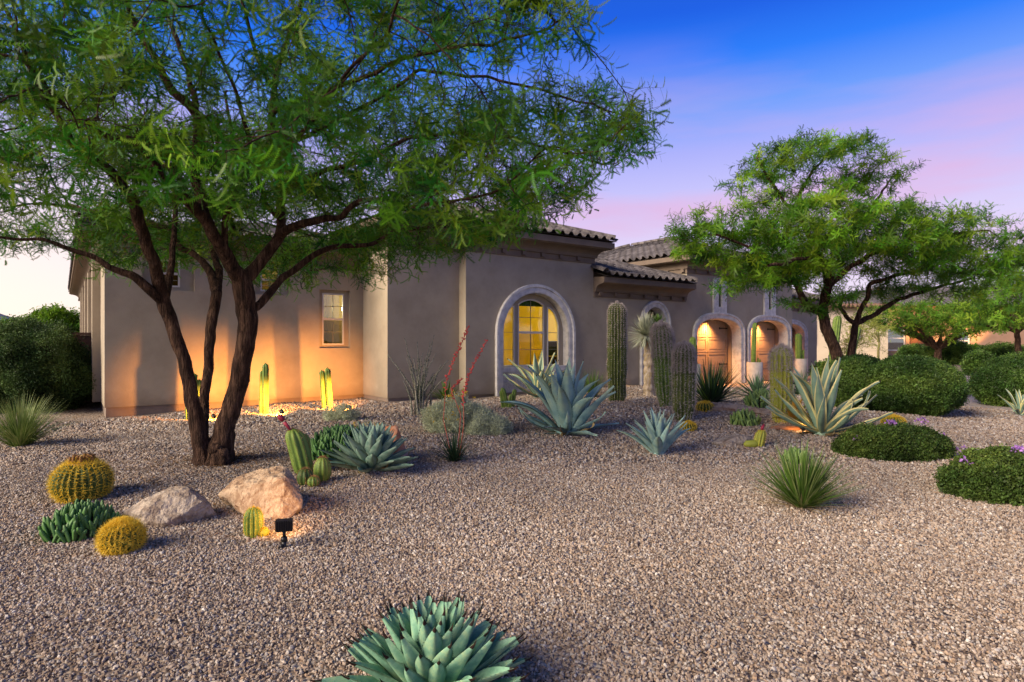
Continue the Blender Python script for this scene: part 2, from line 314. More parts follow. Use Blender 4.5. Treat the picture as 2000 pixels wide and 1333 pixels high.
def instancer(name, protos, pts, rots, scl, mat_=None, parent=None, seed=0, tf=1.6):
    """one object whose points carry copies of the prototype meshes"""
    me = bpy.data.meshes.new(name); n = len(pts)
    me.vertices.add(n); me.vertices.foreach_set('co', np.asarray(pts, dtype=np.float32).ravel())
    a = me.attributes.new('rot', 'FLOAT_VECTOR', 'POINT'); a.data.foreach_set('vector', np.asarray(rots, dtype=np.float32).ravel())
    a = me.attributes.new('scl', 'FLOAT', 'POINT'); a.data.foreach_set('value', np.asarray(scl, dtype=np.float32).ravel())
    a = me.attributes.new('idx', 'INT', 'POINT'); a.data.foreach_set('value', np.random.RandomState(seed).randint(0, len(protos), n).astype(np.int32))
    pa = np.asarray(pts, dtype=np.float32).reshape(-1, 3)
    tn = np.array([noise.noise(Vector((x * tf, y * tf, z * tf * 1.4 + seed))) for x, y, z in pa.tolist()]) if n < 120000 else np.sin(pa[:, 0] * 1.3 + 2 * np.sin(pa[:, 1] * .9)) * np.sin(pa[:, 1] * 1.1 + 1.7 * np.sin(pa[:, 0] * .7)) * .35
    a = me.attributes.new('tone', 'FLOAT', 'POINT'); a.data.foreach_set('value', np.clip(.5 + tn * 1.1, 0, 1).astype(np.float32))
    if mat_: me.materials.append(mat_)
    o = link(name, me, parent)
    pc = bpy.data.collections.new(name + ' source')
    for i, pm in enumerate(protos): pc.objects.link(bpy.data.objects.new('source_%02d' % i, pm))
    g = bpy.data.node_groups.new(name, 'GeometryNodeTree')
    g.interface.new_socket('Geometry', in_out='INPUT', socket_type='NodeSocketGeometry'); g.interface.new_socket('Geometry', in_out='OUTPUT', socket_type='NodeSocketGeometry')
    gi, go = g.nodes.new('NodeGroupInput'), g.nodes.new('NodeGroupOutput')
    ip = g.nodes.new('GeometryNodeInstanceOnPoints'); ci = g.nodes.new('GeometryNodeCollectionInfo')
    ci.inputs['Collection'].default_value = pc; ci.inputs['Separate Children'].default_value = True; ci.inputs['Reset Children'].default_value = True
    def na(nm, t):
        x = g.nodes.new('GeometryNodeInputNamedAttribute'); x.data_type = t; x.inputs['Name'].default_value = nm; return x.outputs['Attribute']
    er = g.nodes.new('FunctionNodeEulerToRotation')
    L = g.links
    L.new(gi.outputs[0], ip.inputs['Points']); L.new(ci.outputs[0], ip.inputs['Instance']); ip.inputs['Pick Instance'].default_value = True
    L.new(na('idx', 'INT'), ip.inputs['Instance Index']); L.new(na('rot', 'FLOAT_VECTOR'), er.inputs[0]); L.new(er.outputs[0], ip.inputs['Rotation'])
    L.new(na('scl', 'FLOAT'), ip.inputs['Scale']); L.new(ip.outputs[0], go.inputs[0])
    md = o.modifiers.new('scatter', 'NODES'); md.node_group = g
    return o

# ------------------------------------------------------------------ the lie of the land
TH = math.atan2(1680, F)
U = Vector((math.sin(TH), math.cos(TH))); Wv = Vector((-math.cos(TH), math.sin(TH)))
def uw(x, y): return x * U.x + y * U.y, x * Wv.x + y * Wv.y
BUMPS = [(-8.6, 11.6, -.13, 2.6), (-3.2, 6.9, .13, 1.3), (3.2, 12.2, .17, 2.0), (5.2, 11.2, .10, 1.6), (3.6, 18.6, .10, 2.4), (-.6, 9.6, .06, 1.4), (7.5, 8.5, .05, 2.2), (-3.5, 13.0, .02, 2.0)]
def gnd(x, y):
    z = 0.0
    for bx, by, h, s in BUMPS: z = z + h * np.exp(-((x - bx) ** 2 + (y - by) ** 2) / (2 * s * s))
    z = z + .012 * np.sin(x * 1.9 + .7 * np.sin(y * 1.3)) * np.sin(y * 1.7 + .5) + .006 * np.sin(x * 5.1 + y * 3.3)
    u, w = x * U.x + y * U.y, x * Wv.x + y * Wv.y
    k = np.clip((u - 16.6) / .9, 0, 1) * np.clip((15.8 - w) / .5, 0, 1) * np.clip((35 - u) / 1.5, 0, 1) * np.clip((w + 14) / 1.5, 0, 1)
    return z * (1 - k) + -.12 * k
def G(px, py):
    """ground point seen at a pixel of the photograph"""
    tx, tz = (px - 1000) / F, -(py - 667) / F
    Z = 1.5 / -tz
    for _ in range(12): Z = (float(gnd(tx * Z, Z)) - CAMZ) / tz
    return Vector((tx * Z, Z, float(gnd(tx * Z, Z))))
def at(px, py, Z): return Vector(((px - 1000) / F * Z, Z, CAMZ - (py - 667) / F * Z))
def ppm(p): return F / p.y          # photograph pixels per metre at a point

xs = np.concatenate([-np.geomspace(900, 14, 30), np.arange(-13.9, 14, .14), np.geomspace(14, 900, 34)])
ys = np.concatenate([-np.geomspace(500, 2, 16), np.arange(-1.8, 22, .14), np.geomspace(22.1, 2500, 44)])
XX, YY = np.meshgrid(xs, ys); ZZ = gnd(XX, YY)
me = bpy.data.meshes.new('ground')
nx, ny = len(xs), len(ys)
vv = np.stack([XX, YY, ZZ], -1).reshape(-1, 3)
ii = (np.arange(ny - 1)[:, None] * nx + np.arange(nx - 1)[None, :]).ravel()
ff = np.stack([ii, ii + 1, ii + nx + 1, ii + nx], -1)
me.from_pydata(vv.tolist(), [], ff.tolist()); me.materials.append(M['gravel'])
me.polygons.foreach_set('use_smooth', [True] * len(me.polygons))
tag(link('ground', me), kind='structure')

# loose stones of the gravel
def pebble_mesh(s):
    rs = np.random.RandomState(s)
    import bmesh
    b = bmesh.new(); bmesh.ops.create_icosphere(b, subdivisions=1, radius=.5)
    pl = [(Vector(rs.normal(size=3)).normalized(), rs.uniform(.28, .42)) for _ in range(7)]
    for v in b.verts:
        for nn, d in pl:
            e = v.co.dot(nn)
            if e > d: v.co -= nn * (e - d)
        v.co.x *= 1.15; v.co.z *= .62
    m = bpy.data.meshes.new('pebble'); b.to_mesh(m); b.free(); m.materials.append(M['pebble']); return m
PEB = [pebble_mesh(i) for i in range(5)]
def pebbles():
    rs = np.random.RandomState(3); P = []; S = []
    for z0, z1, dens, s in ((.6, 4.5, 4500, .0164), (4.5, 7.5, 3200, .0195), (7.5, 11, 1100, .030), (11, 21, 480, .046)):
        n = int(dens * 1.25 * (z1 * z1 - z0 * z0))
        z = np.sqrt(rs.uniform(z0 * z0, z1 * z1, n)); x = rs.uniform(-1.25, 1.25, n) * z
        u, w = x * U.x + z * U.y, x * Wv.x + z * Wv.y
        ok = ~((w > 13.3) & (u > 8)) & ~((w > 15.2)) & ~((u > 17.0) & (w > -6)) & ~((w > 13.7) & (u > 6.2))
        x, z = x[ok], z[ok]
        sz = s * rs.lognormal(0, .28, len(x)).clip(.5, 1.9)
        P.append(np.stack([x, z, gnd(x, z) + sz * .12], -1)); S.append(sz)
    P = np.concatenate(P); S = np.concatenate(S)
    return instancer('gravel', PEB, P, rs.uniform(0, 6.28, (len(P), 3)) * np.array([.25, .25, 1]), S)
tag(pebbles(), 'pinkish grey crushed stone gravel covering the whole garden', 'gravel', kind='stuff')

# driveway court in front of the garages
HRZ = math.atan2(U.y, U.x)
O2 = (12.0, 16.0)
HB = Vector((12 * U.x + 16 * Wv.x, 12 * U.y + 16 * Wv.y, 0))
dr = MB(); dr.box(17.3 - 12, 34 - 12, -13 - 16, 13.70 - 16, -.30, -.055); dr.box(23.9 - 12, 34 - 12, 13.70 - 16, 15.4 - 16, -.30, -.055)
o = dr.build('driveway', M['paver']); o.location = HB; o.rotation_euler = (0, 0, HRZ); tag(o, kind='structure')

# hills far off to the left and right
def ridge(name, pts, Z, col, dep=60):
    b = MB(); n = 90; vs = []
    x0, x1 = pts[0][0], pts[-1][0]
    for i in range(n + 1):
        px = x0 + (x1 - x0) * i / n
        py = np.interp(px, [p[0] for p in pts], [p[1] for p in pts]) + 4 * noise.noise((px * .02, Z, 0)) + 1.6 * noise.noise((px * .11, 0, Z))
        X = (px - 1000) / F * Z; h = 1.5 - (py - 667) / F * Z
        for k, (dy, q) in enumerate(((-dep, 0), (-dep * .5, .45 + .15 * noise.noise((px * .03, 1, 1))), (0, 1), (dep, 0))):
            vs.append((X, Z + dy, -1 + (h + 1) * q))
    fs = [(i * 4 + k, (i + 1) * 4 + k, (i + 1) * 4 + k + 1, i * 4 + k + 1) for i in range(n) for k in range(3)]
    b.add(vs, fs, 0, True); return tag(b.build(name, col), kind='structure')
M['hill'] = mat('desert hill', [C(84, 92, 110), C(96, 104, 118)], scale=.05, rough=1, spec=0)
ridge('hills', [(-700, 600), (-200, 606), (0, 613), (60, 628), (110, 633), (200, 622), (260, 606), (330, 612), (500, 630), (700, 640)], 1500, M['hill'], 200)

# ------------------------------------------------------------------ the house
house = empty('house', HB, 'long single storey stucco house with grey barrel tile roofs and arched garage bays', 'house', rz=HRZ)
def HP(name, b, m, parent=None, loc=(0, 0, 0)):
    o = b.build(name, m, parent or house)
    o.location = (-12 + loc[0], -16 + loc[1], loc[2]) if (parent is None) else loc
    return o
def holed(b, outer, holes, f, depth=0, flip=False, m=0, mj=0):
    """planar wall with holes; f maps (a, z, d) to 3D, d = depth behind the face"""
    polys = [[Vector((p[0], p[1], 0)) for p in outer]] + [[Vector((p[0], p[1], 0)) for p in h] for h in holes]
    flat = [p for q in polys for p in q]
    tr = tessellate_polygon(polys)
    b.add([f(p.x, p.y, 0) for p in flat], [tuple(t) for t in tr], m)
    if depth:
        for h in holes:
            n = len(h)
            b.add([f(p[0], p[1], 0) for p in h] + [f(p[0], p[1], depth) for p in h], [(i, (i + 1) % n, n + (i + 1) % n, n + i) for i in range(n)], mj)
def rect(a0, a1, z0, z1): return [(a0, z0), (a1, z0), (a1, z1), (a0, z1)]
def arch(a0, a1, z0, zs, zt, n=18, e=2.0, open_=False):
    """opening outline: jambs up to zs, then an arch of exponent e up to zt"""
    c, r = (a0 + a1) / 2, (a1 - a0) / 2
    pts = [(a1, z0)]
    for i in range(n + 1):
        t = PI * i / n; cs, sn = math.cos(t), math.sin(t)
        pts.append((c + r * math.copysign(abs(cs) ** (2 / e), cs), zs + (zt - zs) * abs(sn) ** (2 / e)))
    pts.append((a0, z0)); return pts
Wc = 13.72
front = lambda w: (lambda a, z, d: (a, w + d, z))
# openings
WIN = arch(9.61, 11.92, .02, 1.72, 2.84, 26)
DOOR = arch(15.17, 16.18, -.3, 2.08, 2.60, 20)
G1 = arch(17.80, 20.36, -.3, 1.72, 2.30, 26, 2.5); G2 = arch(20.96, 23.50, -.3, 1.72, 2.30, 26, 2.5)
G3 = arch(24.35, 26.9, -.3, 1.70, 2.25, 26, 2.5)
SL1 = rect(18.97, 19.13, 2.72, 3.42); SL2 = rect(22.15, 22.31, 2.72, 3.42)
RA = [(1.40, 2.42, 2.62, 3.34), (3.72, 4.52, 2.62, 3.34), (5.26, 6.06, 1.32, 2.80)]
b = MB()
holed(b, rect(.72, 6.42, .10, 3.5), [rect(*r) for r in RA], front(15.56), .10)
side = lambda u: (lambda a, z, d: (u + d, a, z))
SW = [(18.1 + i * 2.9, 19.3 + i * 2.9, 1.0, 2.75) for i in range(5)]
holed(b, rect(15.56, 37, .10, 3.5), [rect(*r) for r in SW], side(.72), .14)
b.add([(6.42, 14.05, .1), (6.42, 15.56, .1), (6.42, 15.56, 4.0), (6.42, 14.05, 4.0)], [(0, 1, 2, 3)])
b.add([(6.42, 15.56, 3.3), (6.42, 22, 3.3), (6.42, 22, 4.3), (6.42, 15.56, 4.3)], [(0, 1, 2, 3)])
b.add([(6.42, 14.05, .1), (8.45, 14.05, .1), (8.45, 14.05, 4.2), (6.42, 14.05, 4.2)], [(0, 1, 2, 3)])
b.add([(8.45, 13.72, .1), (8.45, 14.05, .1), (8.45, 14.05, 4.2), (8.45, 13.72, 4.2)], [(0, 1, 2, 3)])
holed(b, [(8.45, .1), (15.10, .1), (15.10, -.3), (23.87, -.3), (23.87, 4.2), (17.3, 4.2), (17.3, 3.4), (12.94, 3.4), (12.94, 4.2), (8.45, 4.2)],
      [WIN[1:-1] + [(9.61, .12), (11.92, .12)]] if 0 else [WIN, DOOR, G1, G2, SL1, SL2], front(Wc), .36)
b.add([(12.94, 13.72, 3.3), (12.94, 22, 3.3), (12.94, 22, 4.2), (12.94, 13.72, 4.2)], [(0, 1, 2, 3)])
b.add([(17.3, 13.72, 3.3), (17.3, 24, 3.3), (17.3, 24, 4.2), (17.3, 13.72, 4.2)], [(0, 1, 2, 3)])
b.add([(23.87, 13.72, -.3), (23.87, 24, -.3), (23.87, 24, 4.2), (23.87, 13.72, 4.2)], [(0, 1, 2, 3)])
holed(b, rect(23.87, 28.0, -.3, 3.0), [G3], front(14.9), .36)
b.add([(28, 14.9, -.3), (28, 24, -.3), (28, 24, 3.0), (28, 14.9, 3.0)], [(0, 1, 2, 3)])
HP('wall', b, M['stucco'])
# pilasters down the left side
for i in range(5):
    p = MB(); w0 = 17.2 + i * 2.9; p.box(.56, .72, w0, w0 + .45, .1, 3.34); HP('pilaster', p, M['stucco'])
for i in range(5):
    p = MB(); w0 = 18.1 + i * 2.9; p.box(.84, .86, w0, w0 + 1.2, 1.0, 2.75); HP('side_window', p, M['glassdark'])
# footing a little behind the stucco's lower edge
b = MB()
def foot(a, c): b.add([(*a, -.5), (*c, -.5), (*c, .10), (*a, .10)], [(0, 1, 2, 3)])
foot((.745, 37), (.745, 15.585)); foot((.745, 15.585), (6.445, 15.585)); foot((6.445, 15.585), (6.445, 14.075)); foot((6.445, 14.075), (8.475, 14.075)); foot((8.475, 14.075), (8.475, 13.745)); foot((8.475, 13.745), (15.12, 13.745))
b.add([(.72, 15.56, .10), (6.42, 15.56, .10), (6.42, 15.59, .10), (.72, 15.59, .10)], [(0, 1, 2, 3)])
HP('footing', b, M['footing'])

def sweep(b, prof, path, m=0, smooth=False):
    """profile (out, z) swept along a plan path, mitred; out is to the right of travel"""
    n = len(path); offs = []
    for i in range(n):
        p = Vector(path[i]); ds = []
        if i > 0: ds.append((p - Vector(path[i - 1])).normalized())
        if i < n - 1: ds.append((Vector(path[i + 1]) - p).normalized())
        ns = [Vector((d.y, -d.x)) for d in ds]
        if len(ns) == 1: o_ = ns[0]
        else:
            s_ = ns[0] + ns[1]; o_ = s_ * (2 / max(s_.length_squared, .2))
        offs.append(o_)
    k = len(prof)
    vs = [(path[i][0] + offs[i].x * o_, path[i][1] + offs[i].y * o_, z) for i in range(n) for o_, z in prof]
    fs = [(i * k + j, (i + 1) * k + j, (i + 1) * k + j + 1, i * k + j + 1) for i in range(n - 1) for j in range(k - 1)]
    fs += [tuple(range(k)), tuple(range((n - 1) * k + k - 1, (n - 1) * k - 1, -1))]
    b.add(vs, fs, m, smooth)
def cornice(z0, H, path, dent=.67, dstart=.45):
    s_ = H / .63
    cove = [(.09 + .30 * (1 - math.cos(t)) , z0 + s_ * (.20 + .20 * math.sin(t))) for t in np.linspace(0, PI / 2, 7)]
    prof = [(0, z0), (.035, z0), (.035, z0 + .155 * s_), (.085, z0 + .165 * s_), (.085, z0 + .195 * s_)] + cove + [(.40, z0 + .42 * s_), (.45, z0 + .43 * s_), (.45, z0 + .60 * s_), (0, z0 + .63 * s_)]
    b = MB(); sweep(b, prof, path); c = HP('cornice', b, M['cornice'])
    me_ = None
    for i in range(len(path) - 1):
        p, q = Vector(path[i]), Vector(path[i + 1]); d = (q - p); L_ = d.length; d.normalize(); nn = Vector((d.y, -d.x))
        t = dstart
        while t < L_ - .05 and L_ > 1.2:
            if me_ is None:
                x = MB(); x.box(-.06, .06, 0, .075, -.06, .045); me_ = x.mesh('dentil', M['cornice'])
            link('dentil', me_, c, (p.x + d.x * t + nn.x * .036, p.y + d.y * t + nn.y * .036, z0 + .108 * s_), (0, 0, math.atan2(nn.y, nn.x) - PI / 2))
            t += dent
    return c
cornice(3.34, .55, [(.72, 36), (.72, 15.56), (6.42, 15.56)])
cornice(3.82, .63, [(6.42, 15.0), (6.42, 14.05), (8.45, 14.05), (8.45, 13.72), (12.94, 13.72), (12.94, 21)], dstart=.48)
cornice(2.83, .60, [(12.95, 13.72), (17.22, 13.72)], dent=.655, dstart=.22)
cornice(3.82, .58, [(17.3, 23), (17.3, 13.72), (23.87, 13.72), (23.87, 20)])
cornice(2.80, .50, [(23.9, 14.9), (28.0, 14.9), (28.0, 20)])

# barrel tiles
def tile_mesh(s):
    rs = random.Random(s); b = MB(); n = 8; Wd = .32; top = []; 
    for y, sc_, lift in ((0, 1, .012), (.43, .95, 0)):
        for i in range(n + 1):
            x = Wd * (i / n) * 1.04
            z = .066 * math.sin(2 * PI * i / n + .3) * sc_ + lift
            if z < 0: z *= .55
            top.append((x - Wd / 2, y, z + .045))
    lo = [(x, y, z - .018) for x, y, z in top]
    m = n + 1
    fs = [(i, i + 1, m + i + 1, m + i) for i in range(n)]
    b.add(top, fs, 0, True)
    b.add(top[:m] + lo[:m], [(i, m + i, m + i + 1, i + 1) for i in range(n)], 0)
    b.add(lo, [(i, m + i, m + i + 1, i + 1) for i in range(n)], 0, True)
    return b.mesh('roof_tile', M['tile'])
TILE = tile_mesh(0)
cm = MB()
for y0, y1, r0, r1 in ((0, .42, .115, .10),):
    n = 8; vs = [(r * math.cos(PI * k / n), y, r * math.sin(PI * k / n)) for y, r in ((y0, r0), (y1, r1)) for k in range(n + 1)]
    vs += [(x * .86, y, z * .86) for x, y, z in vs]
    m_ = n + 1
    cm.add(vs, [(k, k + 1, m_ + k + 1, m_ + k) for k in range(n)] , 0, True)
    cm.add(vs, [(k, 2 * m_ + k, 2 * m_ + k + 1, k + 1) for k in range(n)])
    cm.add(vs, [(2 * m_ + k, 3 * m_ + k, 3 * m_ + k + 1, 2 * m_ + k + 1) for k in range(n)])
CAP = cm.mesh('ridge_tile', M['tile'])
def roof_face(roof, p0, p1, up, rows, inside, keep, rest, pitch=.33):
    """tiles on the slope above the eave p0->p1 (plan); up = plan direction uphill"""
    d = Vector((p1[0] - p0[0], p1[1] - p0[1])); L_ = d.length; d.normalize(); up = Vector(up)
    ang = math.atan(pitch); step = .36
    rz = math.atan2(d.y, d.x)
    n = int(L_ / .32)
    for r in range(rows):
        for i in range(n + 1):
            a = (i + .5) * .32; s_ = r * step * math.cos(ang)
            q = Vector(p0[:2]) + d * a + up * s_
            if a > L_ or not inside(q.x, q.y): continue
            z = p0[2] + s_ * pitch
            eul = Euler((ang + random.uniform(-.02, .02), random.uniform(-.02, .02), rz + random.uniform(-.025, .025)))
            loc = Vector((q.x, q.y, z + random.uniform(0, .008)))
            if keep(r, q.x, q.y): link('roof_tile', TILE, roof, loc, eul)
            else:
                mt = Matrix.Translation(loc) @ eul.to_matrix().to_4x4()
                rest.add([mt @ v.co for v in TILE.vertices], [tuple(p.vertices) for p in TILE.polygons][:8])
def caps(roof, p, q, n=None):
    p, q = Vector(p), Vector(q); d = q - p; L_ = d.length; d.normalize(); n = n or int(L_ / .38)
    for i in range(n):
        e = d.to_track_quat('Y', 'Z').to_euler()
        e.x += .03
        link('ridge_tile', CAP, roof, p + d * (i * .38) + Vector((0, 0, .06 + random.uniform(0, .012))), e)
P_ = .33
def hip_base(b, u0, u1, w0, w1, z, pitch=P_, dn=.03):
    h = min(u1 - u0, w1 - w0) / 2; zt = z + h * pitch - dn; z -= dn
    if (w1 - w0) >= (u1 - u0): r0, r1 = ((u0 + u1) / 2, w0 + h, zt), ((u0 + u1) / 2, w1 - h, zt)
    else: r0, r1 = (u0 + h, (w0 + w1) / 2, zt), (u1 - h, (w0 + w1) / 2, zt)
    c = [(u0, w0, z), (u1, w0, z), (u1, w1, z), (u0, w1, z)]
    b.add(c + [r0, r1], [(0, 1, 5, 4), (1, 2, 5), (2, 3, 4, 5), (3, 0, 4), (0, 3, 2, 1)] if (w1 - w0) < (u1 - u0) else [(0, 1, 4), (1, 2, 5, 4), (2, 3, 5), (3, 0, 4, 5), (0, 3, 2, 1)])
    return r0, r1
# centre block (B and C)
b = MB(); hip_base(b, 5.94, 13.45, 13.21, 21, 4.47, dn=.008); ro = HP('roof', b, M['tilebase'])
rest = MB(); u1, w0 = 13.43, 13.20
roof_face(ro, (8.0, w0, 4.46), (u1, w0, 4.46), (0, 1), 10, lambda x, y: (x < u1 - (y - w0) + .1 and x > 5.93 + (y - w0) - .1), lambda r, x, y: r < 5, rest)
roof_face(ro, (5.93, 13.55, 4.46), (8.0, 13.55, 4.46), (0, 1), 9, lambda x, y: (x > 5.93 + (y - 13.5) - .1), lambda r, x, y: r < 2, rest)
caps(ro, (u1 - .05, w0 + .05, 4.48), (u1 - 3.8, w0 + 3.8, 4.48 + 3.75 * P_))
o = rest.build('roof_tiling', M['tile'], ro); tag(o, kind='stuff')
# left wing (A)
b = MB(); hip_base(b, .24, 9.5, 15.08, 36.4, 3.87, .27); ro = HP('roof', b, M['tilebase']); rest = MB()
roof_face(ro, (.24, 15.08, 3.87), (6.0, 15.08, 3.87), (0, 1), 3, lambda x, y: x > .24 + (y - 15.1) - .1, lambda r, x, y: r < 1, rest, .27)
roof_face(ro, (.24, 36, 3.87), (.24, 15.08, 3.87), (1, 0), 3, lambda x, y: y > 15.08 + (x - .24), lambda r, x, y: r < 1 and y < 20, rest, .27)
caps(ro, (.26, 15.1, 3.9), (1.8, 16.64, 3.9 + 1.54 * .27))
o = rest.build('roof_tiling', M['tile'], ro); tag(o, kind='stuff')
# low porch roof between them and the garage
b = MB(); z = 3.42
b.add([(12.95, 13.22, z), (17.22, 13.22, z), (12.95, 17.4, z + 4.18 * P_), (13.05, 17.4, z + 4.18 * P_)], [(0, 1, 3, 2)])
b.add([(17.22, 13.22, z), (17.22, 13.7, z), (13.05, 17.4, z + 4.18 * P_), (17.22, 17.4, z)], [(0, 3, 2), ])
ro = HP('roof', b, M['tilebase']); rest = MB()
roof_face(ro, (12.98, 13.18, z + .02), (17.28, 13.18, z + .02), (0, 1), 10, lambda x, y: x < 17.25 - (y - 13.2) + .12, lambda r, x, y: True, rest)
caps(ro, (12.93, 13.16, z + .05), (12.93, 14.0, z + .05 + .8 * P_))
caps(ro, (17.2, 13.25, z + .02), (14.2, 16.25, z + .02 + 3 * P_))
# garage block
b = MB(); r0, r1 = hip_base(b, 16.87, 24.3, 13.27, 23.2, 4.42); ro = HP('roof', b, M['tilebase']); rest = MB()
roof_face(ro, (16.83, 23, 4.42), (16.83, 13.3, 4.42), (1, 0), 11, lambda x, y: (x - 16.83) < min(y - 13.2, 23.2 - y) + .1, lambda r, x, y: y < 18.6 and r < 8 and (r + int(y * 3)) % 1 == 0, rest)
roof_face(ro, (16.83, 13.23, 4.42), (24.3, 13.23, 4.42), (0, 1), 11, lambda x, y: (y - 13.23) < min(x - 16.8, 24.3 - x) + .1, lambda r, x, y: False, rest)
caps(ro, (16.86, 13.26, 4.45), (20.58, 16.98, 4.45 + 3.72 * P_)); caps(ro, (16.86, 23.1, 4.45), (20.58, 19.4, 4.45 + 3.72 * P_)); caps(ro, (20.58, 17.0, 5.68), (20.58, 19.4, 5.68))
o = rest.build('roof_tiling', M['tile'], ro); tag(o, kind='stuff')
b = MB(); hip_base(b, 23.6, 28.45, 14.45, 24, 3.32); ro = HP('roof', b, M['tilebase']); rest = MB()
roof_face(ro, (23.9, 14.42, 3.32), (28.4, 14.42, 3.32), (0, 1), 6, lambda x, y: True, lambda r, x, y: False, rest)
o = rest.build('roof_tiling', M['tile'], ro); tag(o, kind='stuff')

# stone surrounds
def surround(name, path, wd, w, t=.07, m='stone', lip=True, inner=None):
    """moulded band swept round an opening outline"""
    n = len(path); b = MB(); prof = [(0, .01), (0, -t * .55), (.035, -t * .75), (wd * .62, -t * .75), (wd * .68, -t * 1.25), (wd * .95, -t * 1.25), (wd, -t * .8), (wd, .01)]
    vs = []
    for i in range(n):
        p = Vector(path[i]); a = Vector(path[max(i - 1, 0)]); c = Vector(path[min(i + 1, n - 1)])
        d = (c - a).normalized(); nn = Vector((d.y, -d.x))
        if i in (0, n - 1): nn = Vector((round(nn.x), 0)) if abs(nn.x) > .5 else nn
        for o_, dd in prof: q = p + nn * o_; vs.append((q.x, w + dd, q.y))
    k = len(prof)
    b.add(vs, [(i * k + j, i * k + j + 1, (i + 1) * k + j + 1, (i + 1) * k + j) for i in range(n - 1) for j in range(k - 1)])
    return HP(name, b, M[m])
surround('window_surround', WIN, .25, Wc)
surround('door_surround', DOOR, .21, Wc)
surround('arch_surround', G1, .22, Wc); surround('arch_surround', G2, .22, Wc); surround('arch_surround', G3, .20, 14.9)
# stone lining of the deep reveals (their own jambs, a shade proud of the stucco)
def lining(path, w, dep, m='stone'):
    b = MB(); n = len(path); c = Vector((sum(p[0] for p in path) / n, sum(p[1] for p in path) / n))
    ins = []
    for i in range(n):
        a_ = Vector(path[max(i - 1, 0)]); c_ = Vector(path[min(i + 1, n - 1)]); d = (c_ - a_).normalized(); ins.append(Vector(path[i]) - Vector((d.y, -d.x)) * .012)
    vs = [(p.x, w - .03, p.y) for p in ins] + [(p.x, w + dep, p.y) for p in ins]
    b.add(vs, [(i, i + 1, n + i + 1, n + i) for i in range(n - 1)]); return HP('reveal_lining', b, M[m])
lining(WIN, Wc, .19); lining(DOOR, Wc, .3); lining(G1, Wc, .35); lining(G2, Wc, .35); lining(G3, 14.9, .35)
for i in range(3):     # stone niches over the garage arches with a slit window
    cu = (19.08, 22.23, 25.62)[i]; w = (Wc, Wc, 14.9)[i]
    if i == 2: continue
    b = MB(); z0 = 2.46; z1 = 3.74
    holed(b, rect(cu - .38, cu + .38, z0, z1), [rect(cu - .10, cu + .10, 2.72, 3.42)], lambda a, z, d: (a, w - .06 + d, z), .07)
    b.add([(cu - .38, w - .06, z0), (cu - .38, w + .01, z0), (cu - .38, w + .01, z1), (cu - .38, w - .06, z1)], [(0, 1, 2, 3)])
    b.add([(cu + .38, w - .06, z0), (cu + .38, w + .01, z0), (cu + .38, w + .01, z1), (cu + .38, w - .06, z1)], [(0, 1, 2, 3)])
    n_ = HP('niche_surround', b, M['stone'])
    g = MB(); g.box(cu - .1, cu + .1, w + .12, w + .13, 2.70, 3.44); g.build('pane', M['glassdark'], n_)
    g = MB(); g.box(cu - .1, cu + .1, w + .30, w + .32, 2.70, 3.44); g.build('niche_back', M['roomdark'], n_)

M['screen'] = glass('screened glass', (.55, .52, .42, 1), .0)
# recessed windows of the left wing
def box_bars(b, u0, u1, z0, z1, w, t, d=.05):
    b.box(u0, u0 + t, w, w + d, z0, z1); b.box(u1 - t, u1, w, w + d, z0, z1); b.box(u0 + t, u1 - t, w + .001, w + d, z0, z0 + t); b.box(u0 + t, u1 - t, w + .001, w + d, z1 - t, z1)
def sash(parent, u0, u1, z0, z1, w, nx_, nz_, gl='glass'):
    for i in range(nx_):
        for k in range(nz_):
            a0 = u0 + (u1 - u0) * i / nx_; c0 = z0 + (z1 - z0) * k / nz_
            g = MB(); g.box(a0 + .006, a0 + (u1 - u0) / nx_ - .006, w + .015, w + .021, c0 + .006, c0 + (z1 - z0) / nz_ - .006)
            g.build('pane', M[gl], parent)
for (a0, a1, z0, z1), (f0, f1, g0, g1) in zip(RA, ((1.62, 2.14, 2.70, 3.30), (3.86, 4.30, 2.70, 3.26), (5.36, 5.93, 1.40, 2.72))):
    w = 15.66
    b = MB(); holed(b, rect(a0 - .02, a1 + .02, z0 - .02, z1 + .02), [rect(f0, f1, g0, g1)], front(w), .1)
    fr = HP('window', b, M['stucco'])
    q = MB(); box_bars(q, f0, f1, g0, g1, w - .015, .035)
    mid = (g0 + g1) / 2; q.box(f0 + .03, f1 - .03, w - .012, w + .035, mid - .025, mid + .025)
    mu_ = (f0 + f1) / 2
    q.box(mu_ - .007, mu_ + .007, w + .009, w + .026, g0 + .03, g1 - .03, 1)
    for zz in ((g0 + mid) / 2, (g1 + mid) / 2): q.box(f0 + .03, f1 - .03, w + .0095, w + .0255, zz - .007, zz + .007, 1)
    q.build('window_frame', [M['vinyl'], M['muntin']], fr)
    sash(fr, f0 + .035, f1 - .035, g0 + .035, mid - .025, w, 2, 2, 'screen'); sash(fr, f0 + .035, f1 - .035, mid + .025, g1 - .035, w, 2, 2, 'glass')
b = MB()      # one long shaded room behind them
b.box(1.0, 6.3, 15.78, 18.0, .9, 3.3)
b.f = b.f[:2] + b.f[3:]; b.m = b.m[:-1]; b.sm = b.sm[:-1]
HP('room', b, mat('room wall', [C(130, 112, 60)], rough=.9))

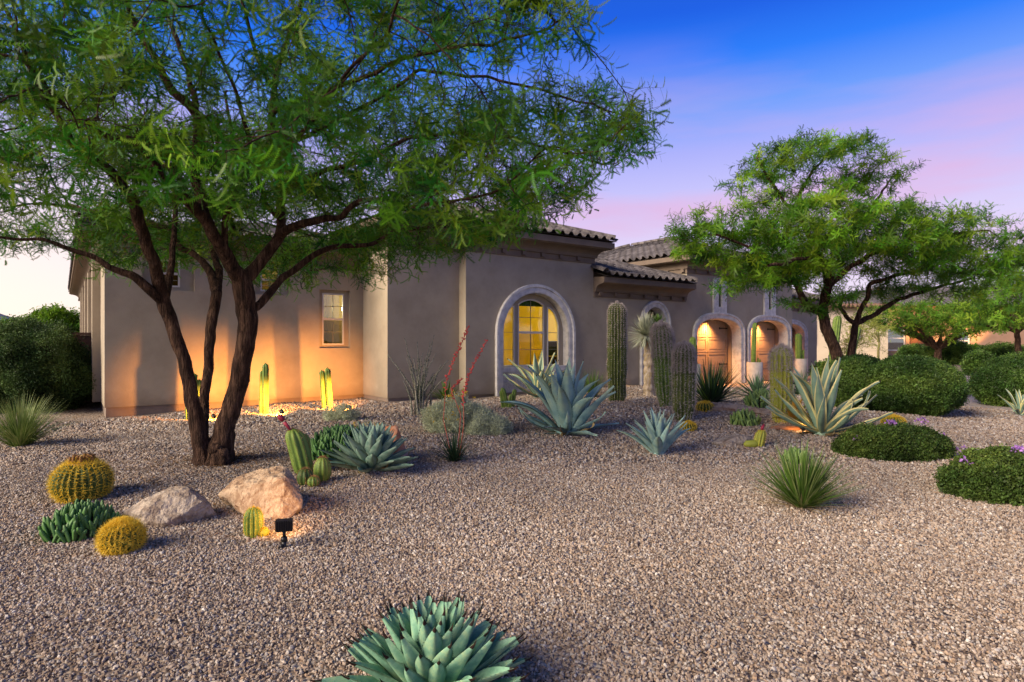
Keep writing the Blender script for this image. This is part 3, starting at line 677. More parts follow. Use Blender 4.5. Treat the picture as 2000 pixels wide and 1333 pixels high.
# arched window with glazing, glowing room behind
w = Wc + .20
wn_ = empty('window', (-12, -16, 0), None, None); wn_.parent = house
del_ = [k for k in ('label', 'category') if k in wn_]
ARI = arch(9.61, 11.92, .78, 1.72, 2.84, 26)
def arc_z(u): 
    t = (u - 10.765) / 1.155; return 1.72 + 1.12 * math.sqrt(max(0, 1 - t * t))
b = MB(); cu0, cu1 = 10.26, 11.19; s0, s1 = 9.72, 10.14; s2, s3 = 11.31, 11.75
top_c = lambda u: 2.53 + .15 * (1 - ((u - 10.725) / .465) ** 2)
LT = lambda u: 1.60 + .88 * math.sqrt(max(0, 1 - ((u - 10.14) / .46) ** 2)) if u < 10.14 else 2.48
RT = lambda u: 1.60 + .88 * math.sqrt(max(0, 1 - ((u - 11.31) / .48) ** 2))
Cc = [(cu0, .80), (cu1, .80)] + [(u, top_c(u)) for u in np.linspace(cu1, cu0, 9)]
Ll = [(s0, .80), (s1, .80)] + [(u, LT(u)) for u in np.linspace(s1, s0, 7)]
Rr = [(s2, .80), (s3, .80)] + [(u, RT(u)) for u in np.linspace(s2, s3, 11)][::-1]
holed(b, [(9.58, .70)] + [(11.95, .70)] + [(u, z + .02) for u, z in ARI[1:-1]], [Cc, Ll, Rr], front(w), .06)
HPf = b.build('window_wall', M['stucco'], wn_)
def ring(b, poly, t, w0, w1):
    n = len(poly); vs = []
    c = Vector((sum(p[0] for p in poly) / n, sum(p[1] for p in poly) / n))
    for i in range(n):
        p = Vector(poly[i]); a_ = Vector(poly[i - 1]); c_ = Vector(poly[(i + 1) % n])
        d1, d2 = (p - a_), (c_ - p)
        d1 = d1.normalized() if d1.length > 1e-6 else d2.normalized(); d2 = d2.normalized() if d2.length > 1e-6 else d1
        nn = Vector((-d1.y, d1.x)) + Vector((-d2.y, d2.x)); nn *= 2 / max(nn.length_squared, .8) 
        q = p + nn * t; vs += [(p.x, w0, p.y), (q.x, w0, q.y), (q.x, w1, q.y), (p.x, w1, p.y)]
    b.add(vs, [(4 * i + k, 4 * i + (k + 1) % 4, 4 * ((i + 1) % n) + (k + 1) % 4, 4 * ((i + 1) % n) + k) for i in range(n) for k in range(4)])
q = MB()
for poly in (Cc, Ll, Rr): ring(q, poly[:2] + poly[2:], .032, w - .02, w + .04)
q.box(cu0 + .03, cu1 - .03, w - .018, w + .038, 1.71, 1.77)
for a, t0, t1, z0, z1 in ((10.725, 0, 0, .83, 2.65),): q.box(a - .007, a + .007, w + .004, w + .026, z0, z1, 1)
for zz in (1.26, 2.16): q.box(cu0 + .03, cu1 - .03, w + .005, w + .025, zz - .007, zz + .007, 1)
for zz in (1.26, 1.74): q.box(s0 + .03, s1 - .03, w + .005, w + .025, zz - .007, zz + .007, 1); q.box(s2 + .03, s3 - .03, w + .005, w + .025, zz - .007, zz + .007, 1)
q.build('window_frame', [M['vinyl'], M['muntin']], wn_)
def pane(poly, gm='glass'):
    g = MB(); g.add([(p[0], w + .012, p[1]) for p in poly], [tuple(range(len(poly)))]); g.build('pane', M[gm], wn_)
def clip(poly, z0, z1, u0=-99, u1=99):
    def cut(pl, f):
        o_ = []
        for i in range(len(pl)):
            a_, c_ = pl[i - 1], pl[i]; fa, fc = f(a_), f(c_)
            if (fa >= 0) != (fc >= 0): t = fa / (fa - fc); o_.append((a_[0] + (c_[0] - a_[0]) * t, a_[1] + (c_[1] - a_[1]) * t))
            if fc >= 0: o_.append(c_)
        return o_
    for f in (lambda p: p[1] - z0, lambda p: z1 - p[1], lambda p: p[0] - u0, lambda p: u1 - p[0]):
        poly = cut(poly, f)
        if not poly: return None
    return poly
zc = [.80, 1.26, 1.74, 2.16, 2.75]
for z0, z1 in zip(zc, zc[1:]):
    for u0, u1_ in ((10.26, 10.725), (10.725, 11.19)):
        p = clip(Cc, z0 + .004, z1 - .004, u0 + .004, u1_ - .004)
        if p: pane(p, 'screen' if z0 < 1.7 else 'glass')
for poly in (Ll, Rr):
    for z0, z1 in ((.80, 1.26), (1.26, 1.74), (1.74, 2.6)):
        p = clip(poly, z0 + .004, z1 - .004)
        if p: pane(p)
for k in ('label', 'category'):
    if k in wn_: del wn_[k]
b = MB(); b.box(9.58, 11.95, Wc + .02, Wc + .40, .66, .79); b.build('window_sill', M['stone'], wn_)
b = MB(); b.box(9.60, 11.93, Wc + .06, Wc + .30, .10, .66)          # carved apron of interlaced rings
b.build('apron_panel', M['stone'], wn_)
b = MB()
for k in range(10):
    for j in range(2):
        cx, cz = 9.74 + k * .225, .24 + j * .27
        b.tube([(cx + .125 * math.cos(t), Wc + .055, cz + .125 * math.sin(t)) for t in np.linspace(0, 2 * PI, 15)], .016, 4)
        b.tube([(cx - .08, Wc + .055, cz - .08), (cx + .08, Wc + .055, cz + .08)], .011, 4); b.tube([(cx - .08, Wc + .056, cz + .08), (cx + .08, Wc + .056, cz - .08)], .011, 4)
b.box(9.62, 11.91, Wc + .035, Wc + .065, .09, .12)
b.build('apron_carving', M['stone'], wn_)
# the lit room
b = MB(); b.box(9.3, 13.8, Wc + .42, Wc + 5.2, .0, 2.9); b.f = b.f[:2] + b.f[3:]; b.m = b.m[:-1]; b.sm = b.sm[:-1]
HP('room', b, M['wallin'])
def lamp(name, kind, loc, energy, color, parent=None, target=None, size=.05, spot=60, blend=.6):
    d = bpy.data.lights.new(name, kind); d.energy = energy; d.color = color
    if kind == 'SPOT': d.spot_size = R(spot); d.spot_blend = blend
    d.shadow_soft_size = size
    o = bpy.data.objects.new(name, d); COL.objects.link(o); o.location = loc
    if parent: o.parent = parent
    if target is not None: o.rotation_euler = (Vector(target) - Vector(loc)).to_track_quat('-Z', 'Y').to_euler()
    return o
def HW(u, w, z): return Vector((u * U.x + w * Wv.x, u * U.y + w * Wv.y, z))
lamp('room_light', 'POINT', HW(11.2, Wc + 2.4, 2.5), 110, (1, .86, .42), size=.15)
lamp('room_light', 'POINT', HW(5.3, 17.0, 2.4), 60, (1, .8, .45), size=.1)
# armchair seen in the window
ch = empty('armchair', HW(10.0, Wc + 1.1, 0), 'pale yellow armchair just inside the lower left corner of the big arched window', 'armchair', rz=HRZ)
M['chair'] = mat('chair fabric', [C(220, 200, 120)], rough=.8)
b = MB(); b.lathe([(0.001, .42), (.25, .43), (.30, .48), (.27, .54), (0.001, .55)], 18); b.build('seat', M['chair'], ch)
b = MB(); n = 12
b.add([(.34 * math.cos(t), .30 * math.sin(t) - .02, z) for z in (.45, .7, .98) for t in np.linspace(-.3, PI + .3, n)] + [(.28 * math.cos(t), .24 * math.sin(t) - .02, z) for z in (.45, .7, .96) for t in np.linspace(-.3, PI + .3, n)],
      [(k * n + i, k * n + i + 1, (k + 1) * n + i + 1, (k + 1) * n + i) for k in (0, 1, 3, 4) for i in range(n - 1)] + [(2 * n + i, 2 * n + i + 1, 5 * n + i + 1, 5 * n + i) for i in range(n - 1)], 0, True)
b.build('backrest', M['chair'], ch)
for sx in (-1, 1):
    for sy in (-1, 1):
        b = MB(); b.tube([(sx * .2, sy * .2, .01), (sx * .17, sy * .17, .43)], .018, 6); b.build('leg', M['bronze'], ch)

# garage doors with panels; hinges
def gdoor(u0, u1, w):
    g = MB(); g.box(u0 - .15, u1 + .15, w, w + .05, -.3, 2.6); d = HP('garage_door', g, M['garage'])
    fb = MB(); fb.box(u0 - .16, u0 + .04, w - .16, w, -.3, 2.6); fb.box(u1 - .04, u1 + .16, w - .16, w, -.3, 2.6); fb.box(u0 + .04, u1 - .04, w - .16, w, 2.34, 2.6)
    fb.build('door_frame', M['garage'], d)
    rows = [(-.04, .50), (.53, 1.07), (1.10, 1.62), (1.65, 2.33)]
    for r, (z0, z1) in enumerate(rows):
        for k in range(2):
            a0 = u0 + .08 + k * (u1 - u0 - .16) / 2 + .03; a1 = a0 + (u1 - u0 - .16) / 2 - .06
            p = MB(); box_bars(p, a0, a1, z0, z1, w - .03, .07, .03)
            nv = 9 if r == 3 else 0
            for j in range(nv):
                x0 = a0 + .08 + (a1 - a0 - .16) * j / nv; p.box(x0 + .006, x0 + (a1 - a0 - .16) / nv - .006, w - .018, w, z0 + .08, z1 - .08)
            if not nv: p.box(a0 + .10, a1 - .10, w - .02, w, z0 + .10, z1 - .10)
            p.build('panel', M['garage'], d)
    for zz in (.62, 1.95):
        p = MB(); p.box(u1 - .55, u1 - .10, w - .045, w - .031, zz, zz + .04); p.box(u1 - .60, u1 - .55, w - .045, w - .031, zz - .02, zz + .06)
        p.build('strap_hinge', M['black'], d)
gdoor(17.80, 20.36, Wc + .52); gdoor(20.96, 23.50, Wc + .52); gdoor(24.35, 26.9, 15.42)
b = MB()      # returns closing the porch behind the arches
for u in (17.75, 20.41, 20.91, 23.55): b.add([(u, Wc + .35, -.3), (u, Wc + .55, -.3), (u, Wc + .55, 2.7), (u, Wc + .35, 2.7)], [(0, 1, 2, 3)])
for u in (24.30, 26.95): b.add([(u, 15.25, -.3), (u, 15.45, -.3), (u, 15.45, 2.7), (u, 15.25, 2.7)], [(0, 1, 2, 3)])
b.add([(17.3, Wc + .37, 2.32), (23.8, Wc + .37, 2.32), (23.8, Wc + .37, 2.7), (17.3, Wc + .37, 2.7)], [(0, 1, 2, 3)])
# entry recess
b.add([(15.0, Wc + .36, -.3), (15.0, Wc + 2.2, -.3), (15.0, Wc + 2.2, 3), (15.0, Wc + .36, 3)], [(0, 1, 2, 3)])
b.add([(16.4, Wc + .36, -.3), (16.4, Wc + 2.2, -.3), (16.4, Wc + 2.2, 3), (16.4, Wc + .36, 3)], [(0, 1, 2, 3)])
b.add([(15.0, Wc + .36, 3), (16.4, Wc + .36, 3), (16.4, Wc + 2.2, 3), (15.0, Wc + 2.2, 3)], [(0, 1, 2, 3)])
HP('porch_wall', b, M['stucco'])
b = MB(); b.box(15.0, 16.4, Wc + 2.0, Wc + 2.05, -.3, 3); HP('entry_door', b, M['bronze'])
# lights in the garage arches
for i, (u, w, e) in enumerate(((18.95, Wc + .20, 26), (22.13, Wc + .20, 24), (25.5, 15.1, 14))):
    t = empty('downlight', HW(u, w, 2.285 if i < 2 else 2.235), 'small lit downlight in the head of the %s garage arch' % ('nearest', 'middle', 'farthest')[i], 'light', 'downlights in the garage arches', HRZ)
    b = MB(); b.lathe([(.075, 0), (.075, -.03), (.05, -.035), (.05, -.01)], 14); b.build('housing', M['vinyl'], t)
    b = MB(); b.lathe([(.0, -.012), (.05, -.012)], 14); b.build('lens', mat('warm lens', [C(255, 220, 160)], emit=((1, .75, .4, 1), 6)), t)
    lamp('downlight_bulb', 'SPOT', HW(u, w + .08, 2.22 if i < 2 else 2.17), e * 13, (1, .42, .11), target=HW(u + .0, w + .30, 0), size=.10, spot=120, blend=1)
# sconce left of the tall cactus
t = empty('wall_lamp', HW(13.90, Wc, 1.34), 'small dark downward wall lamp half behind the tall columnar cactus', 'light', rz=HRZ)
b = MB(); b.box(-.04, .04, -.10, 0, -.10, .12); b.build('housing', M['bronze'], t)
b = MB(); b.box(-.03, .03, -.09, -.02, -.112, -.101); b.build('lens', mat('lamp lens', [C(255, 220, 160)], emit=((1, .7, .35, 1), 3)), t)
lamp('wall_lamp_bulb', 'SPOT', HW(13.90, Wc - .08, 1.20), 40, (1, .66, .32), target=HW(13.90, Wc - .05, 0), size=.03, spot=75, blend=.9)

# garden wall and gate edge left of the house
b = MB(); b.box(-6.5, .70, 18.7, 18.95, -.5, 1.64); b.box(-6.5, .70, 18.66, 18.99, 1.645, 1.71)
gw = b.build('garden_wall', M['fence']); gw.rotation_euler = (0, 0, HRZ); tag(gw, 'low reddish brown stucco garden wall running left from the house behind the dark shrub', 'wall')

# neighbour's house across the court
nb = empty('neighbour_house', (26, 51, 0), 'far tan stucco house with lit walls behind the trees at the right', 'house', rz=R(0))
b = MB(); M['nbwall'] = mat('far stucco', [C(150, 120, 98), C(164, 132, 108)], scale=2, detail=6, rough=.9); M['cream'] = mat('cream stucco', [C(214, 196, 168), C(226, 208, 180)], scale=2, rough=.9)
NW = [(4.2, 6.4), (10.0, 11.8), (-.5, -.5)]
fw = lambda a, z, d: (a, d, z)
wr = [rect(4.8, 6.3, .7, 2.75), rect(10.2, 11.6, .75, 2.3), rect(26.5, 28.6, .3, 2.3)]
holed(b, rect(1.2, 40, -.5, 4.4), wr, fw, .25); b.build('wall', M['nbwall'], nb)
b = MB(); b.box(-8, 1.2, -6, 8, -.5, 3.9); b.build('wing_wall', M['cream'], nb)
for (x0, x1, z0, z1) in ((-5.0, -4.0, 1.2, 3.0), (-1.6, -.7, 1.6, 2.6)):
    f = MB(); box_bars(f, x0, x1, z0, z1, -6.06, .09, .06); f = f.build('window', M['cornice'], nb); g = MB(); g.box(x0 + .1, x1 - .1, -6.04, -6.005, z0 + .1, z1 - .1); g.build('pane', M['glassdark'], f)
for r_ in wr:
    x0, z0 = r_[0]; x1, z1 = r_[2]
    f = MB(); box_bars(f, x0, x1, z0, z1, .12, .10, .06); f.box((x0 + .1), x1 - .1, .13, .17, (z0 + z1) / 2 - .05, (z0 + z1) / 2 + .05); f = f.build('window', M['vinyl'] if x0 < 20 else M['black'], nb)
    g = MB(); g.box(x0 + .1, x1 - .1, .15, .16, z0 + .1, z1 - .1); g.build('pane', M['glassdark'], f)
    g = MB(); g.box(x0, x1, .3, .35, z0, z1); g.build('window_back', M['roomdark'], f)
b = MB(); b.box(3.0, 4.5, -.12, -.005, .6, 2.8); b.box(6.6, 8.1, -.12, -.005, .6, 2.8); b.build('shutter', mat('brown shutter', [C(96, 62, 44)], rough=.7), nb)
b = MB(); b.box(26.2, 29.2, -.35, -.28, .15, .25); 
for i in range(11): b.box(26.25 + i * .29, 26.29 + i * .29, -.34, -.30, .25, 2.2)
b.build('window_grille', M['black'], nb)
b = MB(); hip_base(b, .6, 41, -.6, 14, 4.4, .3); b.build('roof', M['tile'], nb)
b = MB(); hip_base(b, -8.6, 1.9, -6.6, 9, 3.95, .3); ro = b.build('wing_roof', M['tile'], nb)
te = MB()
for i in range(33): te.tube([(-8.5 + i * .32, -6.68, 3.98), (-8.5 + i * .32, -6.2, 4.14)], .13, 8)
te.build('eave_tiling', mat('terracotta tile', [C(110, 84, 70), C(136, 106, 90)], scale=6, rough=.85), nb)

# what stands in the lit room
b = MB(); b.box(12.0, 12.9, Wc + 1.0, Wc + 1.45, .02, 1.02); t_ = b.build('sideboard', mat('dark wood', [C(52, 34, 22), C(70, 46, 30)], scale=9, scale3=(1, 1, .2)), None)
t_.location = HB + Vector((-12 * U.x - 16 * Wv.x, -12 * U.y - 16 * Wv.y, 0)); t_.rotation_euler = (0, 0, HRZ); tag(t_, 'dark wooden sideboard inside the right side of the arched window', 'sideboard')
b = MB(); b.box(12.1, 12.8, Wc + 1.2, Wc + 1.24, 1.04, 1.50); t_ = b.build('television', M['black'], None)
t_.location = HB + Vector((-12 * U.x - 16 * Wv.x, -12 * U.y - 16 * Wv.y, 0)); t_.rotation_euler = (0, 0, HRZ); tag(t_, 'black screen standing on the sideboard inside the arched window', 'television')
b = MB(); b.box(9.65, 12.2, Wc + .44, Wc + .52, 2.50, 2.88); v_ = HP('valance', b, mat('green valance', [C(40, 66, 44)], rough=.9))

# ------------------------------------------------------------------ trees
def spray_mesh(name, m, seed, L=.34, nf=13, fl=.115, ll=.017, droop=.5, lw=.0042, pairs=9):
    """a twig with feathery leaves, growing along +Z"""
    rs = random.Random(seed); b = MB(); pts = []
    for i in range(5): s = i / 4; pts.append(Vector((.03 * math.sin(s * 3 + seed), .05 * s * s, L * s)))
    b.tube(pts, [.0022, .002, .0016, .0012, .0008], 3, 1, False)
    for k in range(nf):
        s = .12 + .88 * k / (nf - 1); j = min(int(s * 4), 3); p = pts[j].lerp(pts[j + 1], s * 4 - j)
        a = k * 2.4 + rs.uniform(-.4, .4); d = Vector((math.cos(a), math.sin(a), rs.uniform(.1, .9))).normalized()
        sd = d.cross(Vector((0, 0, 1))).normalized(); f = fl * rs.uniform(.7, 1.25)
        q = p.copy(); dn = Vector((rs.uniform(-.3, .3), -droop, -.2))
        for i in range(pairs):
            q2 = q + (d + dn * (i / pairs) ** 1.4 * .9).normalized() * (f / pairs)
            dd = (q2 - q).normalized(); l_ = ll * (1 - .4 * abs(i / pairs - .4)) * rs.uniform(.85, 1.15)
            for sg in (-1, 1):
                t = q + sd * sg * l_ * .8 + dd * l_ * .95
                b.add([q, q + dd * lw * 1.6, t], [(0, 1, 2)])
            q = q2
    return b.mesh(name, [m, M['bark']])

def rot_to(d, rnd):
    """euler that turns +Z to direction d, spun at random"""
    q = Vector(d).to_track_quat('Z', 'Y') @ Euler((0, 0, rnd)).to_quaternion()
    return tuple(q.to_euler())

def skeleton(limbs, attr, step=.17, di=1.3, dk=.26, iters=70, jit=.12):
    """limbs: list of (list of points, list of radii, parent limb index or -1); grows twigs toward the attraction points"""
    pos, par, rmin = [], [], []
    ends = {}
    for li, (pts, rad, pl) in enumerate(limbs):
        prev = -1
        if pl >= 0:
            prev = min(ends[pl], key=lambda i: (pos[i] - pts[0]).length)
        ids = []
        for i in range(len(pts) - 1 + (1 if pl < 0 else 1)):
            if i == 0:
                if prev < 0: pos.append(Vector(pts[0])); par.append(-1); rmin.append(rad[0]); prev = len(pos) - 1; ids.append(prev)
                a, ra = (Vector(pts[0]), rad[0]) if pl < 0 else (pos[prev], min(rmin[prev], rad[0]))
                continue
            c = Vector(pts[i]); n = max(1, int(round((c - a).length / step)))
            for k in range(1, n + 1):
                q = a.lerp(c, k / n) + Vector((random.gauss(0, 1), random.gauss(0, 1), random.gauss(0, 1))) * step * .05
                pos.append(q); par.append(prev); rmin.append(ra + (rad[i] - ra) * k / n); prev = len(pos) - 1; ids.append(prev)
            a, ra = c, rad[i]
        ends[li] = ids
    n0 = len(pos); attr = [Vector(a) for a in attr]
    kd = kdtree.KDTree(len(pos)); 
    for i, p in enumerate(pos): kd.insert(p, i)
    kd.balance()
    near = [list(kd.find(a))[1:] for a in attr]    # index, dist
    alive = [True] * len(attr)
    trunk_ok = set(i for i in range(n0))
    for it in range(iters):
        infl = {}
        for k, a in enumerate(attr):
            if alive[k] and near[k][1] < di * (3 if it < 14 else 1): infl.setdefault(near[k][0], []).append(k)
        if not infl: break
        new = []
        for i, ks in infl.items():
            d = Vector()
            for k in ks: d += (attr[k] - pos[i]).normalized()
            if d.length < .05: d = Vector((random.random() - .5, random.random() - .5, random.random() - .3))
            d.normalize(); d += Vector((random.gauss(0, jit), random.gauss(0, jit), random.gauss(0, jit))); d.normalize()
            if par[i] >= 0:
                pd = (pos[i] - pos[par[i]]).normalized(); d = (d * .75 + pd * .25).normalized()
            new.append((pos[i] + d * step, i))
        kd = kdtree.KDTree(len(new)); b0 = len(pos)
        for j, (p, i) in enumerate(new): pos.append(p); par.append(i); rmin.append(.0035); kd.insert(p, j)
        kd.balance()
        for k, a in enumerate(attr):
            if alive[k]:
                c, j, d_ = kd.find(a)
                if d_ < near[k][1]: near[k] = [b0 + j, d_]
                if near[k][1] < dk: alive[k] = False
    n = len(pos); ch = [[] for _ in range(n)]
    for i in range(n):
        if par[i] >= 0: ch[par[i]].append(i)
    rad = [0.0] * n
    for i in range(n - 1, -1, -1):
        r = sum(rad[c] ** 2.35 for c in ch[i]) ** (1 / 2.35) if ch[i] else 0
        rad[i] = max(r, rmin[i] if i < n0 else .0035)
        if i < n0: rad[i] = rmin[i]
    return pos, par, rad, ch, n0

def tree_mesh(pos, par, rad, ch, n0, rootmin=.05, flare=None):
    b = MB(); used = set()
    def chain(i):
        c = [i]
        while ch[c[-1]]: c.append(max(ch[c[-1]], key=lambda k: rad[k]))
        return c
    starts = [(i, -1) for i in range(len(pos)) if par[i] < 0]
    while starts:
        i, p = starts.pop()
        c = chain(i)
        for a in c:
            m = max(ch[a], key=lambda k: rad[k]) if ch[a] else -1
            for k in ch[a]:
                if k != m: starts.append((k, a))
        pts = ([pos[p]] if p >= 0 else []) + [pos[k] for k in c]
        rr = ([min(rad[p], rad[c[0]] * 1.15)] if p >= 0 else []) + [rad[k] for k in c]
        if len(pts) < 2: continue
        mr = max(rr); n = 14 if mr > .05 else 8 if mr > .02 else 5 if mr > .008 else 3
        if mr > .03:       # finer rings and smoothing on thick wood
            P2, R2 = [], []
            for k in range(len(pts) - 1):
                p0, p1, p2, p3 = pts[max(k - 1, 0)], pts[k], pts[k + 1], pts[min(k + 2, len(pts) - 1)]
                for t in (0, .33, .66):
                    P2.append(.5 * ((2 * p1) + (p2 - p0) * t + (2 * p0 - 5 * p1 + 4 * p2 - p3) * t * t + (3 * p1 - p0 - 3 * p2 + p3) * t ** 3)); R2.append(rr[k] + (rr[k + 1] - rr[k]) * t)
            P2.append(pts[-1]); R2.append(rr[-1]); pts, rr = P2, R2
        v0 = len(b.v); b.tube(pts, rr, n, 0, p < 0)
        if mr > .03:
            cnt = 0
            for k in range(len(pts)):
                for j in range(n):
                    v = Vector(b.v[v0 + k * n + j]); o = (v - pts[k])
                    if rr[k] > .02:
                        f = 1 + .10 * noise.noise(v * 7) + .09 * noise.noise(Vector((v.x * 26, v.y * 26, v.z * 5))) + .16 * max(0, noise.noise(v * 3.1) - .25)
                        b.v[v0 + k * n + j] = tuple(pts[k] + o * f)
    return b

def leaves_on(pos, par, rad, ch, n0, rmax, per, size, up=.2, keep=None, seed=1, rfar=None):
    rs = random.Random(seed); P, Ro, S = [], [], []
    for i in range(n0 // 3, len(pos)):
        if par[i] < 0 or rad[i] > rmax: continue
        d = (pos[i] - pos[par[i]]).normalized()
        k = per if ch[i] else per + 2
        kk = int(k) + (rs.random() < k - int(k))
        for _ in range(kk):
            p = pos[par[i]].lerp(pos[i], rs.random())
            if keep and not keep(p): continue
            v = (d * .7 + Vector((rs.gauss(0, .6), rs.gauss(0, .6), rs.gauss(0, .35) + up))).normalized()
            P.append(tuple(p)); Ro.append(rot_to(v, rs.uniform(0, 6.28))); S.append(size * rs.uniform(.7, 1.3))
    return P, Ro, S

def make_tree(name, label, cat, limbs, attr, leafm, base, sk={}, rmax=.012, per=1.3, size=1.0, protos=None, group=None, keep=None, up=.1, barkm=None, seed=1):
    t = empty(name, base, label, cat, group)
    limbs = [([Vector(p) - base for p in pts], rad, pl) for pts, rad, pl in limbs]
    attr = [Vector(a) - base for a in attr]
    s = skeleton(limbs, attr, **sk)
    tree_mesh(*s).build('trunk', barkm or M['bark'], t)
    P, Ro, S = leaves_on(*s, rmax, per, size, up=up, keep=(lambda p: keep(p + base)) if keep else None, seed=seed)
    c = instancer('crown', protos, P, Ro, S, leafm, t, seed)
    tag(c, kind='stuff')
    return t

def px_limb(pts, Z0, Z1, parent=-1, w=1.0):
    """traced limb: (px, py, width px) with the distance easing from Z0 to Z1"""
    n = len(pts); out, rad = [], []
    for i, (x, y, wd) in enumerate(pts):
        if wd < 49 and Z0 < 9: wd *= .82
        Z = Z0 + (Z1 - Z0) * (i / max(n - 1, 1))
        out.append(at(x, y, Z)); rad.append(wd * Z / F / 2 * w)
    return (out, rad, parent)

# --- the big multi-stemmed tree in front
ZT = 7.05
B0 = G(408, 928)
L = []
L.append(px_limb([(396, 956, 92), (399, 915, 56), (396, 890, 44), (388, 850, 37), (376, 780, 32), (358, 700, 29), (338, 640, 29), (322, 592, 32)], ZT, ZT - .1))          # 0 left stem
L.append(px_limb([(424, 956, 104), (424, 912, 64), (430, 880, 51), (441, 835, 45), (461, 765, 42), (475, 695, 42), (482, 630, 46), (481, 585, 48), (472, 548, 45)], ZT + .05, ZT))   # 1 right stem
L.append(px_limb([(398, 850, 26), (398, 800, 24), (405, 740, 22), (410, 680, 22), (415, 620, 24), (424, 575, 24)], ZT + .2, ZT + .7, 0))    # 2 middle stem
L.append(px_limb([(322, 592, 30), (300, 572, 22), (266, 545, 19), (215, 520, 14), (150, 492, 11), (80, 470, 8), (0, 465, 6), (-120, 450, 5)], ZT - .1, ZT - .9, 0))
L.append(px_limb([(322, 592, 32), (305, 530, 28), (283, 460, 26), (262, 400, 26), (232, 350, 24), (205, 325, 20), (161, 300, 17), (127, 259, 14), (67, 150, 11), (20, 40, 9), (-40, -60, 6)], ZT - .1, ZT - 1.6, 0))
L.append(px_limb([(330, 590, 22), (335, 520, 15), (341, 450, 12), (342, 380, 10), (330, 330, 7), (300, 300, 6)], ZT - .1, ZT + 1.4, 0))
L.append(px_limb([(424, 575, 24), (412, 535, 20), (385, 500, 14), (352, 486, 13), (330, 450, 11), (280, 430, 9), (210, 420, 8), (120, 400, 6)], ZT + .7, ZT + 2.2, 2))
L.append(px_limb([(424, 575, 22), (428, 530, 18), (415, 495, 14), (455, 450, 10), (440, 380, 9), (455, 280, 8), (440, 180, 6)], ZT + .7, ZT + 2.6, 2))
L.append(px_limb([(472, 548, 40), (450, 515, 34), (428, 478, 30), (400, 430, 28), (374, 398, 27), (358, 385, 22), (320, 350, 18), (295, 312, 17), (262, 278, 16), (200, 262, 14), (165, 232, 12), (105, 185, 10), (40, 120, 8), (-60, 90, 6)], ZT, ZT - 2.2, 1))   # 8
L.append(px_limb([(374, 398, 26), (380, 345, 24), (386, 285, 23), (388, 235, 23), (370, 205, 21), (338, 180, 19), (305, 120, 15), (268, 58, 13), (245, 0, 10), (225, -80, 8), (215, -220, 5)], ZT - .3, ZT - 1.0, 8))
L.append(px_limb([(386, 240, 16), (375, 170, 13), (352, 95, 11), (325, 25, 9), (315, -70, 7), (330, -200, 4)], ZT - .5, ZT + 1.2, 9))
L.append(px_limb([(375, 398, 14), (330, 325, 14), (280, 325, 12), (250, 330, 8)], ZT - .3, ZT + .9, 8))
L.append(px_limb([(472, 548, 36), (500, 520, 28), (528, 490, 26), (546, 462, 24), (550, 430, 22), (548, 380, 20), (546, 330, 18), (526, 270, 16), (534, 200, 15), (538, 150, 13), (560, 80, 10), (590, 0, 8), (620, -120, 6)], ZT, ZT + .9, 1))   # 12
L.append(px_limb([(535, 160, 11), (500, 110, 10), (484, 50, 8), (468, -20, 7), (455, -140, 5)], ZT + .6, ZT + .2, 12))
L.append(px_limb([(546, 462, 22), (575, 442, 20), (615, 432, 18), (665, 424, 15), (700, 396, 13), (745, 392, 10), (810, 402, 8), (880, 395, 7), (960, 380, 6)], ZT + .2, ZT - .9, 12))
L.append(px_limb([(482, 600, 30), (506, 598, 20), (536, 561, 17), (574, 529, 16), (619, 497, 14), (660, 481, 12), (720, 480, 10), (769, 452, 9), (830, 445, 8), (920, 440, 6), (1010, 425, 5)], ZT, ZT + 1.3, 1))
L.append(px_limb([(550, 380, 16), (590, 350, 14), (640, 335, 12), (720, 312, 11), (800, 270, 10), (900, 262, 8), (1000, 268, 7), (1100, 300, 5), (1180, 320, 4)], ZT + .3, ZT + .6, 12))
L.append(px_limb([(534, 210, 13), (600, 190, 11), (690, 160, 10), (780, 118, 9), (870, 95, 8), (960, 88, 7), (1060, 60, 5), (1110, 30, 4)], ZT + .5, ZT - .8, 12))
L.append(px_limb([(526, 280, 12), (600, 265, 11), (700, 215, 10), (820, 140, 8), (930, 150, 7), (1060, 175, 6), (1180, 215, 4), (1250, 235, 3)], ZT + .4, ZT + .9, 12))
L.append(px_limb([(550, 440, 16), (520, 400, 13), (500, 340, 12), (480, 240, 10), (440, 130, 8), (400, 40, 6), (380, -80, 5)], ZT + .2, ZT - 2.0, 12))
L.append(px_limb([(430, 480, 16), (440, 430, 14), (470, 350, 12), (600, 250, 10), (690, 130, 9), (760, 60, 7), (800, -60, 5)], ZT, ZT - 2.2, 8))
